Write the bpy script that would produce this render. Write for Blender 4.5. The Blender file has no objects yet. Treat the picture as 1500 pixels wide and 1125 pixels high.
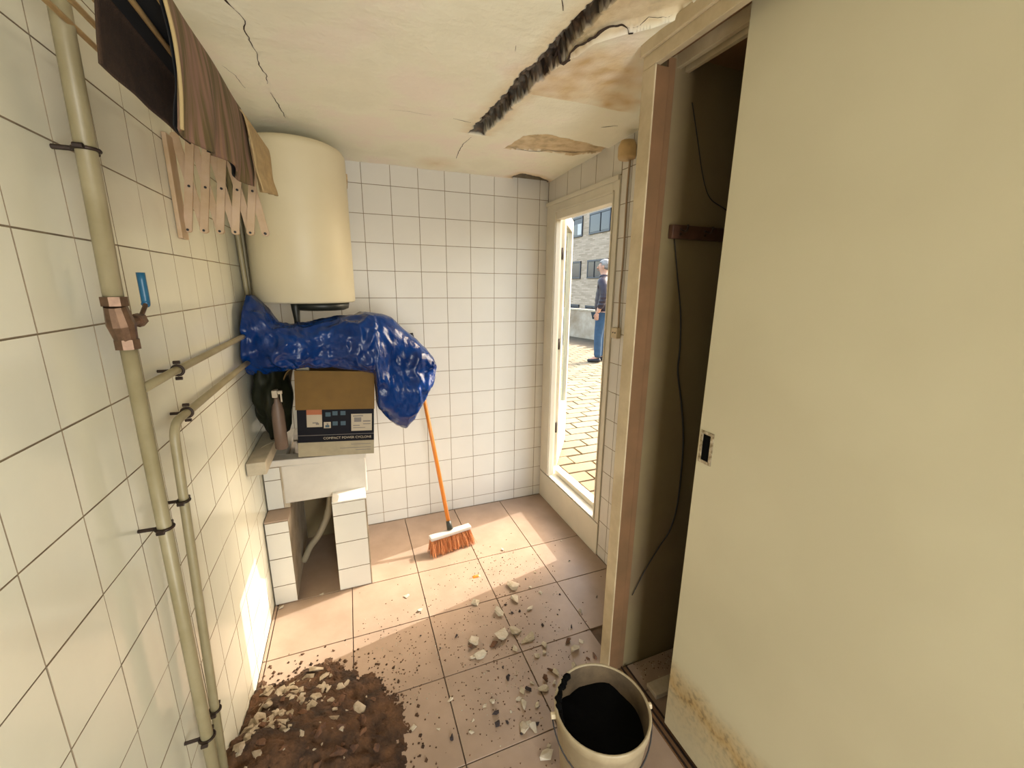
import bpy, bmesh, math, random
from mathutils import Vector, Matrix, noise, Quaternion
random.seed(7)
S = bpy.context.scene
COL = S.collection

# ------------------------------------------------------------------ camera
W, H, FPX = 1500.0, 1125.0, 604.871
CAM = Vector((0.4317, -2.5253, 1.4927))
RV = Vector((0.93165448, -0.36319343, 0.01050995))
UV = Vector((0.0740576, 0.21813001, 0.97310573))
FV = Vector((0.35571814, 0.90581998, -0.23011904))
cam = bpy.data.cameras.new('camera'); camo = bpy.data.objects.new('camera', cam); COL.objects.link(camo)
cam.sensor_width = 36.0; cam.lens = FPX / W * 36.0; cam.clip_start = 0.02; cam.clip_end = 200
camo.matrix_world = Matrix(((RV.x, UV.x, -FV.x, CAM.x), (RV.y, UV.y, -FV.y, CAM.y), (RV.z, UV.z, -FV.z, CAM.z), (0, 0, 0, 1)))
S.camera = camo

def at(px, py, axis, value):
    """point where the ray of a photo pixel meets the plane axis = value (a wall, the floor, ...)"""
    d = FV + RV * ((px - W / 2) / FPX) - UV * ((py - H / 2) / FPX)
    i = 'xyz'.index(axis)
    return CAM + d * ((value - CAM[i]) / d[i])

# ------------------------------------------------------------------ sky, sun, daylight, exposure
SUN_TO = Vector((1.0, 0.214, 0.878)).normalized()
world = bpy.data.worlds.new('world'); S.world = world; world.use_nodes = True
wn = world.node_tree; wn.nodes.clear()
sky = wn.nodes.new('ShaderNodeTexSky'); sky.sky_type = 'NISHITA'; sky.sun_disc = False
sky.sun_elevation = math.asin(SUN_TO.z); sky.sun_rotation = math.atan2(SUN_TO.x, SUN_TO.y)
sky.air_density = 1.0; sky.dust_density = 3.0; sky.ozone_density = 0.6
bgn = wn.nodes.new('ShaderNodeBackground'); bgn.inputs[1].default_value = 0.75
wo = wn.nodes.new('ShaderNodeOutputWorld')
tint = wn.nodes.new('ShaderNodeMix'); tint.data_type = 'RGBA'; tint.blend_type = 'MULTIPLY'; tint.inputs['Factor'].default_value = 1.0; tint.inputs['B'].default_value = (1.0, 0.91, 0.76, 1)
wn.links.new(sky.outputs[0], tint.inputs['A']); wn.links.new(tint.outputs['Result'], bgn.inputs[0]); wn.links.new(bgn.outputs[0], wo.inputs[0])
sun = bpy.data.lights.new('sun', 'SUN'); sun.energy = 3.3; sun.angle = 0.002; sun.color = (1.0, 0.97, 0.90)
suno = bpy.data.objects.new('sun', sun); COL.objects.link(suno)
suno.rotation_euler = SUN_TO.to_track_quat('Z', 'Y').to_euler(); suno.location = (8, 2, 7)
# daylight of the glazed door (portal) and an added fill lamp behind the photographer
def area(name, loc, rot, sx, sy, energy, color, portal=False):
    l = bpy.data.lights.new(name, 'AREA'); l.shape = 'RECTANGLE'; l.size = sx; l.size_y = sy
    l.energy = energy; l.color = color
    if portal: l.cycles.is_portal = True
    o = bpy.data.objects.new(name, l); COL.objects.link(o); o.location = loc; o.rotation_euler = rot
    return o
area('door_portal', (1.80, -0.39, 1.07), (0, math.radians(90), 0), 1.66, 0.58, 1, (1, 1, 1), True)
area('rear_fill_lamp', (0.82, -3.97, 1.02), (math.radians(90), 0, 0), 0.72, 1.5, 30, (1.0, 0.98, 0.93))
S.view_settings.view_transform = 'Standard'; S.view_settings.look = 'None'
S.view_settings.gamma = 1.0; S.view_settings.use_curve_mapping = False
S.view_settings.exposure = 0.72

# ------------------------------------------------------------------ materials
def mat(name, col, rough=0.6, metal=0.0, coat=0.0, var=0.0, scale=8.0, col2=None, bump=0.0, bscale=40.0, spec=None, trans=0.0, alpha=1.0):
    m = bpy.data.materials.new(name); m.use_nodes = True
    nt = m.node_tree; b = nt.nodes['Principled BSDF']
    b.inputs['Base Color'].default_value = (*col, 1); b.inputs['Roughness'].default_value = rough
    b.inputs['Metallic'].default_value = metal; b.inputs['Coat Weight'].default_value = coat
    b.inputs['Coat Roughness'].default_value = 0.08
    if spec is not None: b.inputs['Specular IOR Level'].default_value = spec
    if trans: b.inputs['Transmission Weight'].default_value = trans
    if alpha < 1: b.inputs['Alpha'].default_value = alpha
    if var or col2:
        tc = nt.nodes.new('ShaderNodeTexCoord'); ge = nt.nodes.new('ShaderNodeNewGeometry')
        nz = nt.nodes.new('ShaderNodeTexNoise'); nz.inputs['Scale'].default_value = scale; nz.inputs['Detail'].default_value = 6
        nz.inputs['Roughness'].default_value = 0.6
        nt.links.new(ge.outputs['Position'], nz.inputs['Vector'])
        mp = nt.nodes.new('ShaderNodeMapRange'); mp.inputs['From Min'].default_value = 0.35; mp.inputs['From Max'].default_value = 0.65
        nt.links.new(nz.outputs['Fac'], mp.inputs['Value'])
        mx = nt.nodes.new('ShaderNodeMix'); mx.data_type = 'RGBA'
        c2 = col2 if col2 else tuple(c * (1 - var) for c in col)
        mx.inputs['A'].default_value = (*col, 1); mx.inputs['B'].default_value = (*c2, 1)
        nt.links.new(mp.outputs['Result'], mx.inputs['Factor'])
        nt.links.new(mx.outputs['Result'], b.inputs['Base Color'])
    if bump:
        ge2 = nt.nodes.new('ShaderNodeNewGeometry')
        n2 = nt.nodes.new('ShaderNodeTexNoise'); n2.inputs['Scale'].default_value = bscale; n2.inputs['Detail'].default_value = 5
        nt.links.new(ge2.outputs['Position'], n2.inputs['Vector'])
        bp = nt.nodes.new('ShaderNodeBump'); bp.inputs['Strength'].default_value = bump; bp.inputs['Distance'].default_value = 0.01
        nt.links.new(n2.outputs['Fac'], bp.inputs['Height']); nt.links.new(bp.outputs['Normal'], b.inputs['Normal'])
    return m

M = {}
M['tile'] = mat('glazed_tile', (0.70, 0.68, 0.62), 0.34, var=0.05, scale=3.0, bump=0.04, bscale=5.0, spec=0.3)
M['tile_left'] = mat('glazed_tile_aged', (0.76, 0.745, 0.615), 0.13, var=0.07, scale=3.0, bump=0.05, bscale=5.0)
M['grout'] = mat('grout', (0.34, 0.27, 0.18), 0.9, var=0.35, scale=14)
M['floor_tile'] = mat('floor_tile', (0.38, 0.275, 0.20), 0.42, col2=(0.32, 0.23, 0.165), scale=7.0, bump=0.03, bscale=120)
M['floor_grout'] = mat('floor_grout', (0.19, 0.13, 0.09), 0.95, var=0.4, scale=20)
M['white_paint'] = mat('white_paint', (0.74, 0.70, 0.58), 0.45, var=0.08, scale=6)
M['frame_paint'] = mat('frame_paint', (0.60, 0.50, 0.33), 0.5, col2=(0.45, 0.36, 0.22), scale=9)
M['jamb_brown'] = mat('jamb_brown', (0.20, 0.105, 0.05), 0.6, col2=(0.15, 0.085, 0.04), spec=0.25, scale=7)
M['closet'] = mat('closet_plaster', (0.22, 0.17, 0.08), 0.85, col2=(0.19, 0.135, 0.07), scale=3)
M['wood_dark'] = mat('wood_dark', (0.10, 0.045, 0.025), 0.5, var=0.4, scale=20)
M['black'] = mat('black_rubber', (0.012, 0.011, 0.012), 0.5)
M['crack'] = mat('crack_dark', (0.05, 0.03, 0.02), 0.95)
M['enamel'] = mat('heater_enamel', (0.68, 0.61, 0.43), 0.45, col2=(0.66, 0.585, 0.40), scale=4)
M['dark_plastic'] = mat('dark_plastic', (0.02, 0.022, 0.016), 0.45)
M['pipe'] = mat('painted_pipe', (0.32, 0.275, 0.165), 0.42, col2=(0.26, 0.22, 0.12), scale=12)
M['brass'] = mat('tarnished_brass', (0.20, 0.12, 0.075), 0.42, metal=0.6, var=0.5, scale=40)
M['clamp'] = mat('rusty_clamp', (0.05, 0.032, 0.025), 0.5, metal=0.5, var=0.5, scale=60)
M['lever'] = mat('blue_lever', (0.012, 0.10, 0.20), 0.35)
M['steel'] = mat('steel', (0.55, 0.52, 0.46), 0.3, metal=0.9)
M['pull_metal'] = mat('pull_metal', (0.17, 0.13, 0.07), 0.35, metal=0.7, col2=(0.5, 0.45, 0.35), scale=90)
M['slat'] = mat('slat_wood', (0.55, 0.40, 0.27), 0.5, col2=(0.46, 0.32, 0.18), scale=10)
M['rod'] = mat('rod_wood', (0.50, 0.33, 0.14), 0.5, var=0.2, scale=30)
M['cardboard'] = mat('cardboard', (0.17, 0.095, 0.022), 0.85, var=0.15, scale=14)
M['box_black'] = mat('box_print_black', (0.006, 0.006, 0.010), 0.5, spec=0.12)
M['box_white'] = mat('box_print_white', (0.34, 0.29, 0.19), 0.5, var=0.15, scale=20)
M['sticker'] = mat('sticker', (0.40, 0.34, 0.25), 0.5)
M['print_grey'] = mat('print_grey', (0.16, 0.14, 0.13), 0.5)
M['print_blue'] = mat('print_blue', (0.03, 0.07, 0.10), 0.5)
M['print_red'] = mat('print_red', (0.35, 0.10, 0.03), 0.5)
M['orange'] = mat('orange_plastic', (0.62, 0.20, 0.025), 0.3)
M['broom_grey'] = mat('broom_grey', (0.50, 0.46, 0.42), 0.5)
M['bristle'] = mat('bristle', (0.62, 0.25, 0.085), 0.6, col2=(0.42, 0.14, 0.05), scale=160)
M['bucket'] = mat('bucket_plastic', (0.40, 0.33, 0.21), 0.5, col2=(0.30, 0.235, 0.14), scale=12)
M['bucket_in'] = mat('bucket_inside', (0.16, 0.11, 0.06), 0.7, col2=(0.02, 0.014, 0.010), scale=7)
M['tar'] = mat('black_paste', (0.002, 0.002, 0.002), 0.9, spec=0.08)
M['soil'] = mat('soil', (0.026, 0.014, 0.008), 0.95, col2=(0.115, 0.054, 0.022), scale=14, bump=0.9, bscale=90)
M['plaster_frag'] = mat('plaster_fragment', (0.58, 0.52, 0.42), 0.9, col2=(0.45, 0.38, 0.27), scale=30, bump=0.3, bscale=100)
M['heap_chunk'] = mat('heap_chunk', (0.46, 0.39, 0.29), 0.9, col2=(0.26, 0.20, 0.13), scale=22, bump=0.4, bscale=90)
M['rust_frag'] = mat('rust_fragment', (0.16, 0.075, 0.035), 0.95, col2=(0.08, 0.04, 0.025), scale=50, bump=0.5, bscale=120)
M['dark_frag'] = mat('dark_fragment', (0.035, 0.025, 0.025), 0.9)
M['concrete'] = mat('concrete', (0.55, 0.47, 0.36), 0.9, col2=(0.40, 0.33, 0.23), scale=12, bump=0.4, bscale=60)
M['sink'] = mat('sink_plaster', (0.64, 0.60, 0.53), 0.5, var=0.1, scale=9, bump=0.05, bscale=30)
M['pvc'] = mat('pvc_grey', (0.33, 0.28, 0.19), 0.5)
M['cable'] = mat('cable_white', (0.36, 0.26, 0.16), 0.5)
M['socket'] = mat('socket_plastic', (0.60, 0.50, 0.33), 0.4)
M['cap_beige'] = mat('cap_beige', (0.60, 0.42, 0.20), 0.5, var=0.2, scale=20)
M['cloth_light'] = mat('cloth_beige', (0.44, 0.31, 0.15), 0.95, var=0.25, scale=40, bump=0.3, bscale=300)
M['hem'] = mat('cloth_hem', (0.36, 0.27, 0.13), 0.95)
M['bag_green'] = mat('bag_dark_green', (0.012, 0.014, 0.006), 0.6, var=0.4, scale=20, spec=0.2)
M['jug'] = mat('jug_pinkish', (0.13, 0.085, 0.06), 0.5)
M['paver'] = mat('terrace_paver', (0.32, 0.25, 0.145), 0.85, col2=(0.23, 0.165, 0.095), scale=1.7, bump=0.3, bscale=60)
M['paver_joint'] = mat('terrace_joint', (0.10, 0.075, 0.04), 0.95, var=0.4, scale=6)
M['parapet'] = mat('parapet_plaster', (0.50, 0.42, 0.33), 0.9, col2=(0.30, 0.22, 0.14), scale=2.2)
M['glass'] = mat('window_glass', (0.05, 0.055, 0.07), 0.08)
M['shutter'] = mat('window_shutter', (0.055, 0.06, 0.075), 0.4)
M['win_white'] = mat('window_white', (0.6, 0.58, 0.55), 0.5)
M['yellow_wall'] = mat('yellow_render', (0.52, 0.40, 0.20), 0.9)
M['stone_ledge'] = mat('ledge_stone', (0.50, 0.44, 0.33), 0.7, var=0.2, scale=15)
M['skin'] = mat('skin', (0.50, 0.27, 0.18), 0.55)
M['hair'] = mat('hair_grey', (0.34, 0.31, 0.28), 0.6, var=0.5, scale=60)
M['jacket'] = mat('jacket', (0.030, 0.018, 0.028), 0.55, var=0.3, scale=20)
M['jeans'] = mat('jeans', (0.03, 0.075, 0.14), 0.8, var=0.25, scale=14)
M['shoe'] = mat('shoe', (0.012, 0.012, 0.015), 0.5)

def nodes_of(m):
    nt = m.node_tree; return nt, nt.nodes['Principled BSDF']

# clear pane of the open terrace door
m = bpy.data.materials.new('clear_pane'); m.use_nodes = True
nt, b = nodes_of(m); b.inputs['Base Color'].default_value = (0.9, 0.97, 0.93, 1); b.inputs['Roughness'].default_value = 0.03
b.inputs['Transmission Weight'].default_value = 1.0; b.inputs['IOR'].default_value = 1.02; M['pane'] = m

# ceiling plaster: colour from the 'mask' attribute (r: bare concrete, g: rusty groove, b: damp stain)
m = bpy.data.materials.new('ceiling_plaster'); m.use_nodes = True; nt, b = nodes_of(m)
at_ = nt.nodes.new('ShaderNodeVertexColor'); at_.layer_name = 'mask'
sp = nt.nodes.new('ShaderNodeSeparateColor'); nt.links.new(at_.outputs['Color'], sp.inputs['Color'])
ge = nt.nodes.new('ShaderNodeNewGeometry')
def noise_node(scale, detail=6):
    n = nt.nodes.new('ShaderNodeTexNoise'); n.inputs['Scale'].default_value = scale; n.inputs['Detail'].default_value = detail
    nt.links.new(ge.outputs['Position'], n.inputs['Vector']); return n
def ramp(n, stops):
    r = nt.nodes.new('ShaderNodeValToRGB'); cr = r.color_ramp
    cr.elements[0].position, cr.elements[0].color = stops[0][0], (*stops[0][1], 1)
    cr.elements[1].position, cr.elements[1].color = stops[-1][0], (*stops[-1][1], 1)
    for p, c in stops[1:-1]:
        e = cr.elements.new(p); e.color = (*c, 1)
    nt.links.new(n.outputs['Fac'], r.inputs['Fac']); return r
def mixc(f, a, bb):
    x = nt.nodes.new('ShaderNodeMix'); x.data_type = 'RGBA'
    nt.links.new(f, x.inputs['Factor']); nt.links.new(a, x.inputs['A']); nt.links.new(bb, x.inputs['B']); return x.outputs['Result']
base = ramp(noise_node(4), [(0.35, (0.88, 0.855, 0.69)), (0.5, (0.92, 0.895, 0.73)), (0.65, (0.93, 0.85, 0.735))])
bare = ramp(noise_node(22), [(0.3, (0.36, 0.25, 0.11)), (0.5, (0.60, 0.45, 0.24)), (0.7, (0.70, 0.57, 0.36))])
rust = ramp(noise_node(45), [(0.35, (0.010, 0.006, 0.004)), (0.5, (0.030, 0.014, 0.007)), (0.70, (0.11, 0.055, 0.022))])
stain = ramp(noise_node(9), [(0.4, (0.62, 0.42, 0.17)), (0.6, (0.78, 0.62, 0.38))])
c1 = mixc(sp.outputs['Blue'], base.outputs[0], stain.outputs[0])
c2 = mixc(sp.outputs['Red'], c1, bare.outputs[0])
c3 = mixc(sp.outputs['Green'], c2, rust.outputs[0])
nt.links.new(c3, b.inputs['Base Color']); b.inputs['Roughness'].default_value = 0.9
bp = nt.nodes.new('ShaderNodeBump'); bp.inputs['Strength'].default_value = 0.25; bp.inputs['Distance'].default_value = 0.01
nt.links.new(noise_node(60).outputs['Fac'], bp.inputs['Height']); nt.links.new(bp.outputs['Normal'], b.inputs['Normal'])
M['ceiling'] = m

# sliding door: cream laminate with a water stain (band with its own shape) near the bottom edge
m = bpy.data.materials.new('door_laminate'); m.use_nodes = True; nt, b = nodes_of(m)
ge = nt.nodes.new('ShaderNodeNewGeometry'); sx = nt.nodes.new('ShaderNodeSeparateXYZ'); nt.links.new(ge.outputs['Position'], sx.inputs[0])
n1 = noise_node(9); n2 = noise_node(2.2)
ad = nt.nodes.new('ShaderNodeMath'); ad.operation = 'MULTIPLY_ADD'; ad.inputs[1].default_value = 0.10
nt.links.new(n1.outputs['Fac'], ad.inputs[0]); nt.links.new(sx.outputs['Z'], ad.inputs[2])
cr = nt.nodes.new('ShaderNodeValToRGB'); nt.links.new(ad.outputs[0], cr.inputs['Fac'])
el = cr.color_ramp.elements
el[0].position = 0.13; el[0].color = (0.55, 0, 0, 1); el[1].position = 0.375; el[1].color = (0.0, 0, 0, 1)
for p, v in ((0.19, 0.28), (0.245, 0.45), (0.285, 0.95), (0.315, 0.60)):
    e = cr.color_ramp.elements.new(p); e.color = (v, v, v, 1)
clean = ramp(n2, [(0.4, (0.555, 0.515, 0.36)), (0.6, (0.52, 0.478, 0.33))])
dirty = ramp(noise_node(60), [(0.38, (0.22, 0.14, 0.05)), (0.48, (0.42, 0.285, 0.115)), (0.65, (0.50, 0.36, 0.17))])
nt.links.new(mixc(cr.outputs['Color'], clean.outputs[0], dirty.outputs[0]), b.inputs['Base Color'])
b.inputs['Roughness'].default_value = 0.42
M['laminate'] = m

# tarpaulin
m = mat('blue_tarp', (0.001, 0.036, 0.19), 0.24, col2=(0.0005, 0.016, 0.10), scale=6, bump=0.25, bscale=45, spec=0.35); M['tarp'] = m
# striped towel
m = bpy.data.materials.new('striped_towel'); m.use_nodes = True; nt, b = nodes_of(m)
tc = nt.nodes.new('ShaderNodeUVMap'); wv = nt.nodes.new('ShaderNodeTexNoise'); wv.inputs['Scale'].default_value = 1.0; wv.inputs['Detail'].default_value = 8
mpn = nt.nodes.new('ShaderNodeMapping'); mpn.inputs['Scale'].default_value = (22, 1.3, 1)
nt.links.new(tc.outputs['UV'], mpn.inputs['Vector']); nt.links.new(mpn.outputs['Vector'], wv.inputs['Vector'])
r = nt.nodes.new('ShaderNodeValToRGB'); nt.links.new(wv.outputs['Fac'], r.inputs['Fac'])
e = r.color_ramp.elements; e[0].position = 0.30; e[0].color = (0.055, 0.03, 0.015, 1); e[1].position = 0.72; e[1].color = (0.26, 0.155, 0.075, 1)
x = r.color_ramp.elements.new(0.45); x.color = (0.12, 0.085, 0.03, 1)
x = r.color_ramp.elements.new(0.56); x.color = (0.20, 0.11, 0.08, 1)
nt.links.new(r.outputs['Color'], b.inputs['Base Color']); b.inputs['Roughness'].default_value = 0.95
M['towel'] = m
M['towel_inner_shade'] = mat('towel_inner_shade', (0.006, 0.006, 0.007), 0.95)  # near-black colour paints in the shade inside the draped towel
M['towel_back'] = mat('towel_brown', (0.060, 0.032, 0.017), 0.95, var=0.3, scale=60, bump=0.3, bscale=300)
# far brick facade
m = bpy.data.materials.new('brick_facade'); m.use_nodes = True; nt, b = nodes_of(m)
ge = nt.nodes.new('ShaderNodeNewGeometry'); sx = nt.nodes.new('ShaderNodeSeparateXYZ'); cx = nt.nodes.new('ShaderNodeCombineXYZ')
nt.links.new(ge.outputs['Position'], sx.inputs[0]); nt.links.new(sx.outputs['Y'], cx.inputs['X']); nt.links.new(sx.outputs['Z'], cx.inputs['Y'])
bk = nt.nodes.new('ShaderNodeTexBrick'); nt.links.new(cx.outputs[0], bk.inputs['Vector'])
bk.inputs['Color1'].default_value = (0.62, 0.46, 0.33, 1); bk.inputs['Color2'].default_value = (0.42, 0.30, 0.20, 1); bk.inputs['Mortar'].default_value = (0.42, 0.33, 0.24, 1)
bk.inputs['Scale'].default_value = 1.0; bk.inputs['Brick Width'].default_value = 0.5; bk.inputs['Row Height'].default_value = 0.085; bk.inputs['Mortar Size'].default_value = 0.010
nt.links.new(bk.outputs['Color'], b.inputs['Base Color']); b.inputs['Roughness'].default_value = 0.9
M['brick'] = m

# ------------------------------------------------------------------ builders
def link(name, me, m=None, parent=None):
    o = bpy.data.objects.new(name, me); COL.objects.link(o)
    if m and me is not None and not me.materials: me.materials.append(M[m] if isinstance(m, str) else m)
    if parent: o.parent = parent
    return o
def tag(o, label, cat, group=None, kind=None):
    o['label'] = label; o['category'] = cat
    if group: o['group'] = group
    if kind: o['kind'] = kind
    return o
def empty(name, loc=(0, 0, 0), label=None, cat=None, group=None, kind=None):
    o = bpy.data.objects.new(name, None); COL.objects.link(o); o.location = loc; o.empty_display_size = 0.05
    if label: tag(o, label, cat, group, kind)
    return o
def to_mesh(bm, name, smooth=False):
    me = bpy.data.meshes.new(name); bmesh.ops.recalc_face_normals(bm, faces=bm.faces); bm.to_mesh(me); bm.free()
    if smooth:
        for p in me.polygons: p.use_smooth = True
    return me
def put(name, bm, m, parent=None, smooth=False):
    """mesh given in world coordinates; parented without moving"""
    o = link(name, to_mesh(bm, name, smooth), m)
    if parent:
        o.parent = parent; o.matrix_parent_inverse = world_of(parent).inverted()
    return o
def world_of(o):
    mtx = o.matrix_basis.copy()
    while o.parent:
        mtx = o.parent.matrix_basis @ o.matrix_parent_inverse @ mtx; o = o.parent
    return mtx
def box(bm, a, b_, bevel=0.0, mtx=None):
    t = bmesh.new()
    x0, y0, z0 = a; x1, y1, z1 = b_
    v = [t.verts.new(p) for p in ((x0, y0, z0), (x1, y0, z0), (x1, y1, z0), (x0, y1, z0), (x0, y0, z1), (x1, y0, z1), (x1, y1, z1), (x0, y1, z1))]
    for f in ((0, 3, 2, 1), (4, 5, 6, 7), (0, 1, 5, 4), (1, 2, 6, 5), (2, 3, 7, 6), (3, 0, 4, 7)): t.faces.new([v[i] for i in f])
    if bevel: bmesh.ops.bevel(t, geom=list(t.edges), offset=bevel, segments=2, affect='EDGES', profile=0.6)
    if mtx: t.transform(mtx)
    join(bm, t); return bm
def join(bm, t):
    mp = {v: bm.verts.new(v.co) for v in t.verts}
    for f in t.faces:
        try: bm.faces.new([mp[v] for v in f.verts])
        except ValueError: pass
    t.free()
def tube(bm, pts, rad, seg=10, caps=True):
    pts = [Vector(p) for p in pts]
    rads = rad if isinstance(rad, (list, tuple)) else [rad] * len(pts)
    rings = []; nprev = None
    for i, p in enumerate(pts):
        d = (pts[min(i + 1, len(pts) - 1)] - pts[max(i - 1, 0)]).normalized()
        if nprev is None:
            n = d.orthogonal().normalized()
        else:
            n = (nprev - d * nprev.dot(d)); n = n.normalized() if n.length > 1e-6 else d.orthogonal().normalized()
        nprev = n; bn = d.cross(n)
        rings.append([bm.verts.new(p + (n * math.cos(2 * math.pi * k / seg) + bn * math.sin(2 * math.pi * k / seg)) * rads[i]) for k in range(seg)])
    for a, b_ in zip(rings, rings[1:]):
        for k in range(seg): bm.faces.new((a[k], a[(k + 1) % seg], b_[(k + 1) % seg], b_[k]))
    if caps: bm.faces.new(rings[0][::-1]); bm.faces.new(rings[-1])
    return bm
def lathe(bm, prof, center, seg=40, caps=True):
    cx_, cy_ = center; rings = []
    for r_, z in prof: rings.append([bm.verts.new((cx_ + r_ * math.cos(2 * math.pi * k / seg), cy_ + r_ * math.sin(2 * math.pi * k / seg), z)) for k in range(seg)])
    for a, b_ in zip(rings, rings[1:]):
        for k in range(seg): bm.faces.new((a[k], a[(k + 1) % seg], b_[(k + 1) % seg], b_[k]))
    if caps: bm.faces.new(rings[0][::-1]); bm.faces.new(rings[-1])
    return bm
def curve_pts(pts, n=8):
    """Catmull-Rom through pts"""
    P = [Vector(p) for p in pts]; P = [P[0] * 2 - P[1]] + P + [P[-1] * 2 - P[-2]]; out = []
    for i in range(1, len(P) - 2):
        for k in range(n):
            t = k / n; a, b_, c, d = P[i - 1], P[i], P[i + 1], P[i + 2]
            out.append(0.5 * ((2 * b_) + (c - a) * t + (2 * a - 5 * b_ + 4 * c - d) * t * t + (3 * b_ - a - 3 * c + d) * t ** 3))
    out.append(P[-2]); return out
def text_part(body, size, m, parent, mtx, name='lettering'):
    cu = bpy.data.curves.new(name, 'FONT'); cu.body = body; cu.size = size; cu.extrude = 0.0002
    t = bpy.data.objects.new('t', cu); COL.objects.link(t)
    me = bpy.data.meshes.new_from_object(t.evaluated_get(bpy.context.evaluated_depsgraph_get()))
    bpy.data.objects.remove(t); o = link(name, me, None, parent); me.materials.clear(); me.materials.append(M[m])
    if parent: o.matrix_parent_inverse = world_of(parent).inverted()
    o.matrix_basis = mtx
    return o
_tiles = {}
def tile_mesh(w, h, m, t=0.005, ch=0.0009):
    key = (round(w, 4), round(h, 4), m, t)
    if key not in _tiles:
        bm = bmesh.new(); L = []
        ch = min(ch, t * 0.35)
        for z, i in ((-0.003, 0), (t - ch, 0), (t, ch)):
            L.append([bm.verts.new(p) for p in ((-w / 2 + i, -h / 2 + i, z), (w / 2 - i, -h / 2 + i, z), (w / 2 - i, h / 2 - i, z), (-w / 2 + i, h / 2 - i, z))])
        for a, b_ in zip(L, L[1:]):
            for k in range(4): bm.faces.new((a[k], a[(k + 1) % 4], b_[(k + 1) % 4], b_[k]))
        top_f = bm.faces.new(L[-1]); me_ = to_mesh(bm, 'tile_mesh'); me_.materials.append(M[m]); _tiles[key] = me_
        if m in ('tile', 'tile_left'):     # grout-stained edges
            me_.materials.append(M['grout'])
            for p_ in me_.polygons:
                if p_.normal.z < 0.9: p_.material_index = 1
    return _tiles[key]
def tiling(parent, origin, u, v, us, vs, m, gap=0.0019, thick=0.0018, tilt=0.0016, skip=None, name='tile'):
    """tiles between consecutive grid lines us x vs on the plane origin + u*a + v*b; one object per tile"""
    u = Vector(u); v = Vector(v); n = u.cross(v); o0 = Vector(origin); inv = world_of(parent).inverted()
    R = Matrix((u, v, n)).transposed().to_4x4()
    for a0, a1 in zip(us, us[1:]):
        for b0, b1 in zip(vs, vs[1:]):
            if skip and skip((a0 + a1) / 2, (b0 + b1) / 2): continue
            o = link(name, tile_mesh(a1 - a0 - gap, b1 - b0 - gap, m, thick), None)
            j = Matrix.Rotation(random.gauss(0, tilt), 4, 'X') @ Matrix.Rotation(random.gauss(0, tilt), 4, 'Y')
            o.parent = parent; o.matrix_parent_inverse = inv
            o.matrix_basis = Matrix.Translation(o0 + u * ((a0 + a1) / 2) + v * ((b0 + b1) / 2) + n * random.uniform(-0.0004, 0.0003)) @ R @ j
def lines(first, step, lo, hi):
    k = math.ceil((lo - first) / step - 1e-6); r_ = []
    while first + k * step < hi - 1e-6:
        r_.append(first + k * step); k += 1
    r_ = [lo] + [q for q in r_ if q - lo > 0.012 and hi - q > 0.012] + [hi]
    return r_

# ------------------------------------------------------------------ the room shell
XR, ZC, YB = 1.656, 2.125, -3.9      # right wall, ceiling, rear wall
TH = 0.0018
bm = bmesh.new(); box(bm, (-0.2, YB, -0.15), (2.25, 0.15, -0.010))
floor = tag(put('floor', bm, 'floor_grout'), 'brown ceramic tiled floor of the laundry room', 'floor', kind='structure')
tiling(floor, (0, 0, -0.010), (1, 0, 0), (0, 1, 0), lines(0.015, 0.33, 0.0, 1.655), lines(-0.24, -0.0001, 0, 0)[:0] or [-2.84, -2.515, -2.19, -1.865, -1.54, -1.215, -0.89, -0.565, -0.004],
       'floor_tile', gap=0.004, thick=0.010, tilt=0.0012, skip=lambda a, b_: a > 1.33 and b_ < -1.36)
tiling(floor, (0, 0, -0.010), (1, 0, 0), (0, 1, 0), [1.375, 1.70, 2.03], [-2.44, -2.19, -1.865, -1.54, -1.424], 'floor_tile', gap=0.004, thick=0.010)

bm = bmesh.new(); box(bm, (-0.2, YB, -0.1), (-TH, 0.15, 2.4))
wl = tag(put('wall_left', bm, 'grout'), 'long side wall of old glossy cream tiles carrying the pipes', 'wall', kind='structure')
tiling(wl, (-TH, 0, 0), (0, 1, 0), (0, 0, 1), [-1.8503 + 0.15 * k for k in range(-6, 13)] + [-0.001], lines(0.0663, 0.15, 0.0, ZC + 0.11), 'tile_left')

bm = bmesh.new(); box(bm, (-0.2, TH, -0.1), (XR + 0.05, 0.15, 2.4))
wb = tag(put('wall_back', bm, 'grout'), 'end wall of white square tiles behind the broom', 'wall', kind='structure')
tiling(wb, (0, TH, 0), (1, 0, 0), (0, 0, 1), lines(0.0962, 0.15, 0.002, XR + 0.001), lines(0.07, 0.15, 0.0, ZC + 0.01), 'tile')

bm = bmesh.new()
box(bm, (XR + TH, -1.37, -0.1), (XR + 0.12, -0.765, 2.4)); box(bm, (XR + TH, -0.765, 2.0), (XR + 0.05, TH, 2.4))
wr = tag(put('wall_right', bm, 'grout'), 'white tiled wall around the terrace door', 'wall', kind='structure')
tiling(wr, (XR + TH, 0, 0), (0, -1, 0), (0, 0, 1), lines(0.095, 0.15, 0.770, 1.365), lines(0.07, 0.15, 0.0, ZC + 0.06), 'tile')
tiling(wr, (XR + TH, 0, 0), (0, -1, 0), (0, 0, 1), lines(0.095, 0.15, 0.004, 0.766), [2.003, ZC + 0.03], 'tile')

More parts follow.
